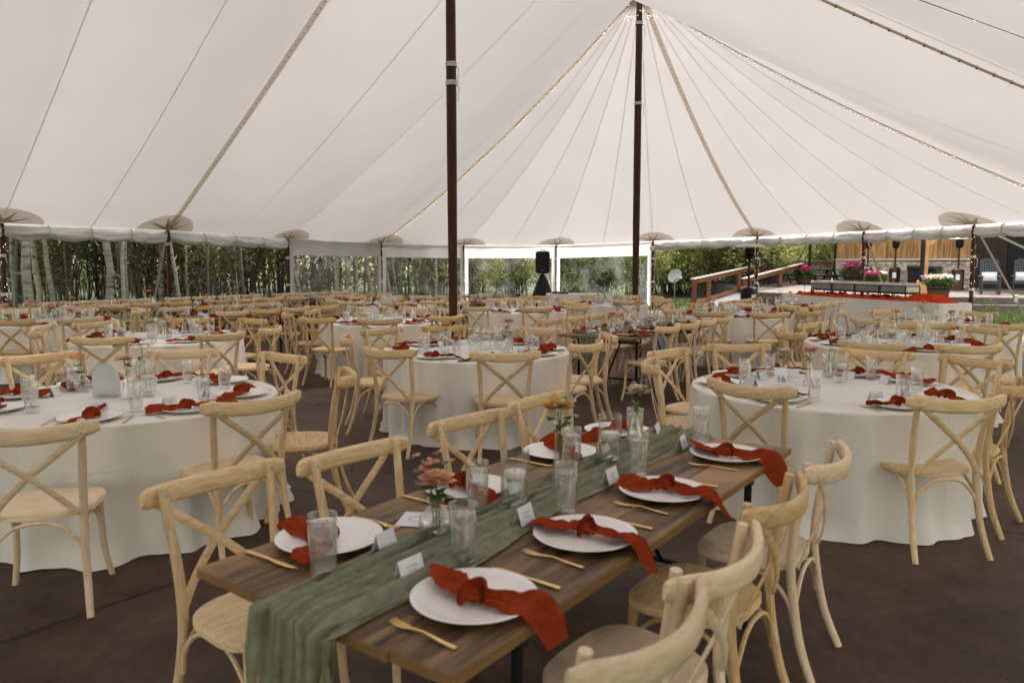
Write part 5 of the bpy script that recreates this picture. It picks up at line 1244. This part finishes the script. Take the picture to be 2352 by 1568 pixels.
# ------------------------------------------------------------------ buffet, speaker and service tables
def box_cloth(name, lab, x, y, rz, L, D, H, seed):
    m = MB(); N = 160; per = 2*(L+D); v = []; ph = seed
    def rect(s, o):
        s = (s % 1)*per; r_ = .02
        if s < L: return (-L/2 + s, -D/2 - o)
        s -= L
        if s < D: return (L/2 + o, -D/2 + s)
        s -= D
        if s < L: return (L/2 - s, D/2 + o)
        return (-L/2 - o, D/2 - (s - L))
    rows = [(0, H, .96), (0, H, 1)] + [(k, H - .004 - (H-.01)*k/12, 1) for k in range(13)]
    for k, z, sc in rows:
        for j in range(N):
            t = k/12; o = (.004 + .04*t + .028*t*sin(j*.55 + ph + sin(j*.13)*2)) if k else .001
            x_, y_ = rect(j/N + .0001, o); v.append((x_*sc, y_*sc, z))
    f = [tuple(range(N))] + [(i*N+j, i*N+(j+1) % N, (i+1)*N+(j+1) % N, (i+1)*N+j) for i in range(len(rows)-1) for j in range(N)]
    m.add(v, f); return tag(ob(name, m.mesh(name, MT['linen'], True, 50), None, (x, y, 0), rz), lab, 'tablecloth')
bx, by = 8.7, 15.2; al = Vector((-.316, .949, 0)); ac_ = Vector((.949, .316, 0)); bc = Vector((bx, by, 0)) + al*2.45 + ac_*.42; brz = atan2(al.y, al.x)
box_cloth('tablecloth', 'long white cloth covering the buffet table with chafing dishes', bc.x, bc.y, brz, 4.9, .84, .80, 1)
def on_b(u, v): return (bc.x + al.x*u + ac_.x*v, bc.y + al.y*u + ac_.y*v)
def crumple(name, lab, u, v, L, D, H, seed, n=60):
    m = MB()
    def fn(a, b):
        s = min(a, 1-a, b, 1-b); e = min(1, s*6); x_ = (a-.5)*L*(1 + .10*fbm(b*6, seed)); y_ = (b-.5)*D*(1 + .12*fbm(a*9, seed+3))
        return (x_, y_, .006 + e*(.02 + H*max(0, abs(fbm(a*L*4.5, b*D*5, seed))*1.6)))
    m.grid(fn, n, 24); x, y = on_b(u, v); return tag(ob(name, m.mesh(name, MT['red'], True, 0), None, (x, y, .80), brz), lab, 'cloth', 'orange red cloths on the buffet')
crumple('draped_cloth', 'orange red cloth crumpled under the chafing dishes', .1, -.02, 3.3, .74, .075, 3, 90)
crumple('draped_cloth', 'orange red cloth bunched high at the left end of buffet', 1.75, .0, .95, .6, .07, 8, 50)
m = MB()
def riser(a, b):
    x_ = (a-.5)*1.0; y_ = (b-.5)*.66; q = max(abs(a-.5)*2 - .42, abs(b-.5)*2 - .5, 0); h = .15*max(0, 1 - q*2.1)
    return (x_, y_, .006 + h + .012*abs(fbm(a*7, b*7, 2)))
m.grid(riser, 60, 40); x, y = on_b(-1.72, .03); tag(ob('draped_cloth', m.mesh('draped_cloth', MT['red'], True, 0), None, (x, y, .80), brz), 'orange red cloth draped over a box at the right of buffet', 'cloth', 'orange red cloths on the buffet')
crumple('draped_cloth', 'loose orange red cloth end spilling at the near buffet corner', -2.1, -.10, .62, .5, .04, 15, 40)
def chafer():
    pan = MB(); pan.bbox(-.30, .30, -.18, .18, .125, .255, .02); lid = MB(); lid.bbox(-.31, .31, -.19, .19, .2565, .30, .022); lid.bbox(-.27, .27, -.15, .15, .2995, .315, .012)
    P = [('pan', pan.mesh('pan', MT['steel'], False)), ('lid', lid.mesh('lid', MT['steel'], False))]
    m = MB(); m.tube([(-.06,0,.312),(-.06,0,.36),(.06,0,.36),(.06,0,.312)], .008, 6); P.append(('lid_handle', m.mesh('lid_handle', MT['blackmetal'])))
    for s in (-1, 1):
        for q in (-1, 1): m = MB(); m.tube([(s*.30,q*.17,.25),(s*.30,q*.17,0)], .013, 6); P.append(('stand_leg', m.mesh('stand_leg', MT['bronze'])))
        m = MB(); m.lathe([(0,0),(.045,0),(.045,.06),(0,.06)], 14, (s*.12,0,0)); P.append(('burner_can', m.mesh('burner_can', MT['steel'])))
    m = MB(); m.bbox(-.32, .32, -.20, .20, .108, .122, .004); P.append(('stand_shelf', m.mesh('stand_shelf', MT['bronze'], False)))
    return ('chafing_dish', 'chafing dish', P)
CF = chafer()
for k, u in enumerate((1.25, .50, -.25, -1.0)):
    x, y = on_b(u, .0); place(CF, 'steel chafing dish, %s from left on the buffet' % ORD[k], (x, y, .815), brz, 'steel chafing dishes', 1.16)
x, y = on_b(1.85, .1); t = thing('wire_rack', 'black wire rack standing on the bunched cloth, left buffet end', 'rack', (x, y, .86), brz)
for z in (.0, .22): MB().tube([(-.22,-.12,z),(.22,-.12,z),(.22,.12,z),(-.22,.12,z),(-.22,-.12,z)], .007, 5).build('frame', MT['blackmetal'], t)
for a, b in ((-.22,-.12),(.22,-.12),(.22,.12),(-.22,.12)): MB().tube([(a,b,0),(a,b,.22)], .007, 5).build('leg', MT['blackmetal'], t)
# loudspeaker on a skirted stand
t = thing('speaker_stand', 'black cloth-wrapped stand under the loudspeaker by the white table', 'speaker stand', (.92, 22.5, 0))
m = MB(); m.grid(lambda u, v: ((.46*(1-v)**.8*(1+.05*sin(18.85*u)) + .05)*cos(6.2832*u), (.40*(1-v)**.8*(1+.05*sin(18.85*u)) + .05)*sin(6.2832*u), 1.30*v), 30, 10, True); m.build('skirt', MT['blackplastic'], t, True, 0)
MB().tube([(0,0,1.2),(0,0,1.34)], .02, 8).build('pole', MT['blackmetal'], t)
t = thing('loudspeaker', 'black loudspeaker on its stand in front of the window wall', 'loudspeaker', (.92, 22.5, 1.31), radians(-6))
m = MB(); m.bbox(-.205, .205, -.17, .17, 0, .66, .05); m.build('cabinet', MT['blackplastic'], t, False)
m = MB(); m.bbox(-.18, .18, -.178, -.171, .03, .63, .004); m.build('grille', mat('grille_mesh', (.018,.018,.018), rough=.7), t, False)
m = MB(); m.lathe([(0,0),(.012,.001),(.013,.004),(0,.004)], 10); m.xf(Matrix.Translation((0,-.18,.09)) @ Matrix.Rotation(radians(90), 4, 'X')); m.build('badge', MT['steel'], t)
MB().tube([(-.06,0,.66),(-.06,0,.70),(.06,0,.70),(.06,0,.66)], .012, 6).build('carry_handle', MT['blackplastic'], t)
box_cloth('tablecloth', 'white cloth over the small table beside the loudspeaker', 1.78, 21.5, radians(2), 1.55, .75, .75, 4)
t = thing('mixer', 'flat black audio mixer on the white table beside loudspeaker', 'mixer', (1.38, 21.5, .751)); MB().bbox(-.22, .22, -.15, .15, 0, .05, .008).build('case', MT['blackplastic'], t, False)
m = MB()
for a in range(6):
    for b in range(3): m.lathe([(.012,0),(.010,.018),(0,.018)], 8, (-.17+.068*a, -.09+.08*b, .05))
m.build('knobs', MT['steel'], t)
t = thing('storage_tub', 'pale blue tub on the floor behind the ramp-side table', 'tub', (2.95, 13.9, 0), .3); MB().bbox(-.28, .28, -.2, .2, 0, .36, .03).build('body', MT['tape'], t, False); MB().bbox(-.30, .30, -.22, .22, .3605, .40, .01).build('lid', MT['tape'], t, False)
t = thing('equipment_case', 'black equipment case beneath the small table below back pole', 'case', (2.9, 16.6, 0), .2); MB().bbox(-.25, .25, -.2, .2, .03, .5, .02).build('body', MT['blackplastic'], t, False); MB().bbox(-.26, .26, -.21, .21, .3, .33, .004).build('trim', MT['steel'], t, False)
# globe lamp on the side pole right of the last window wall
t = thing('globe_lamp', 'small white globe hanging on the pole right of window walls', 'lamp', (4.80, 25.85, 2.12)); m = MB(); m.lathe([(0,-.10),(.06,-.08),(.10,0),(.06,.08),(0,.10)], 16); m.build('globe', MT['wax'], t); MB().tube([(0,0,.10),(0,0,.2)], .006, 5).build('cord', MT['wire'], t)
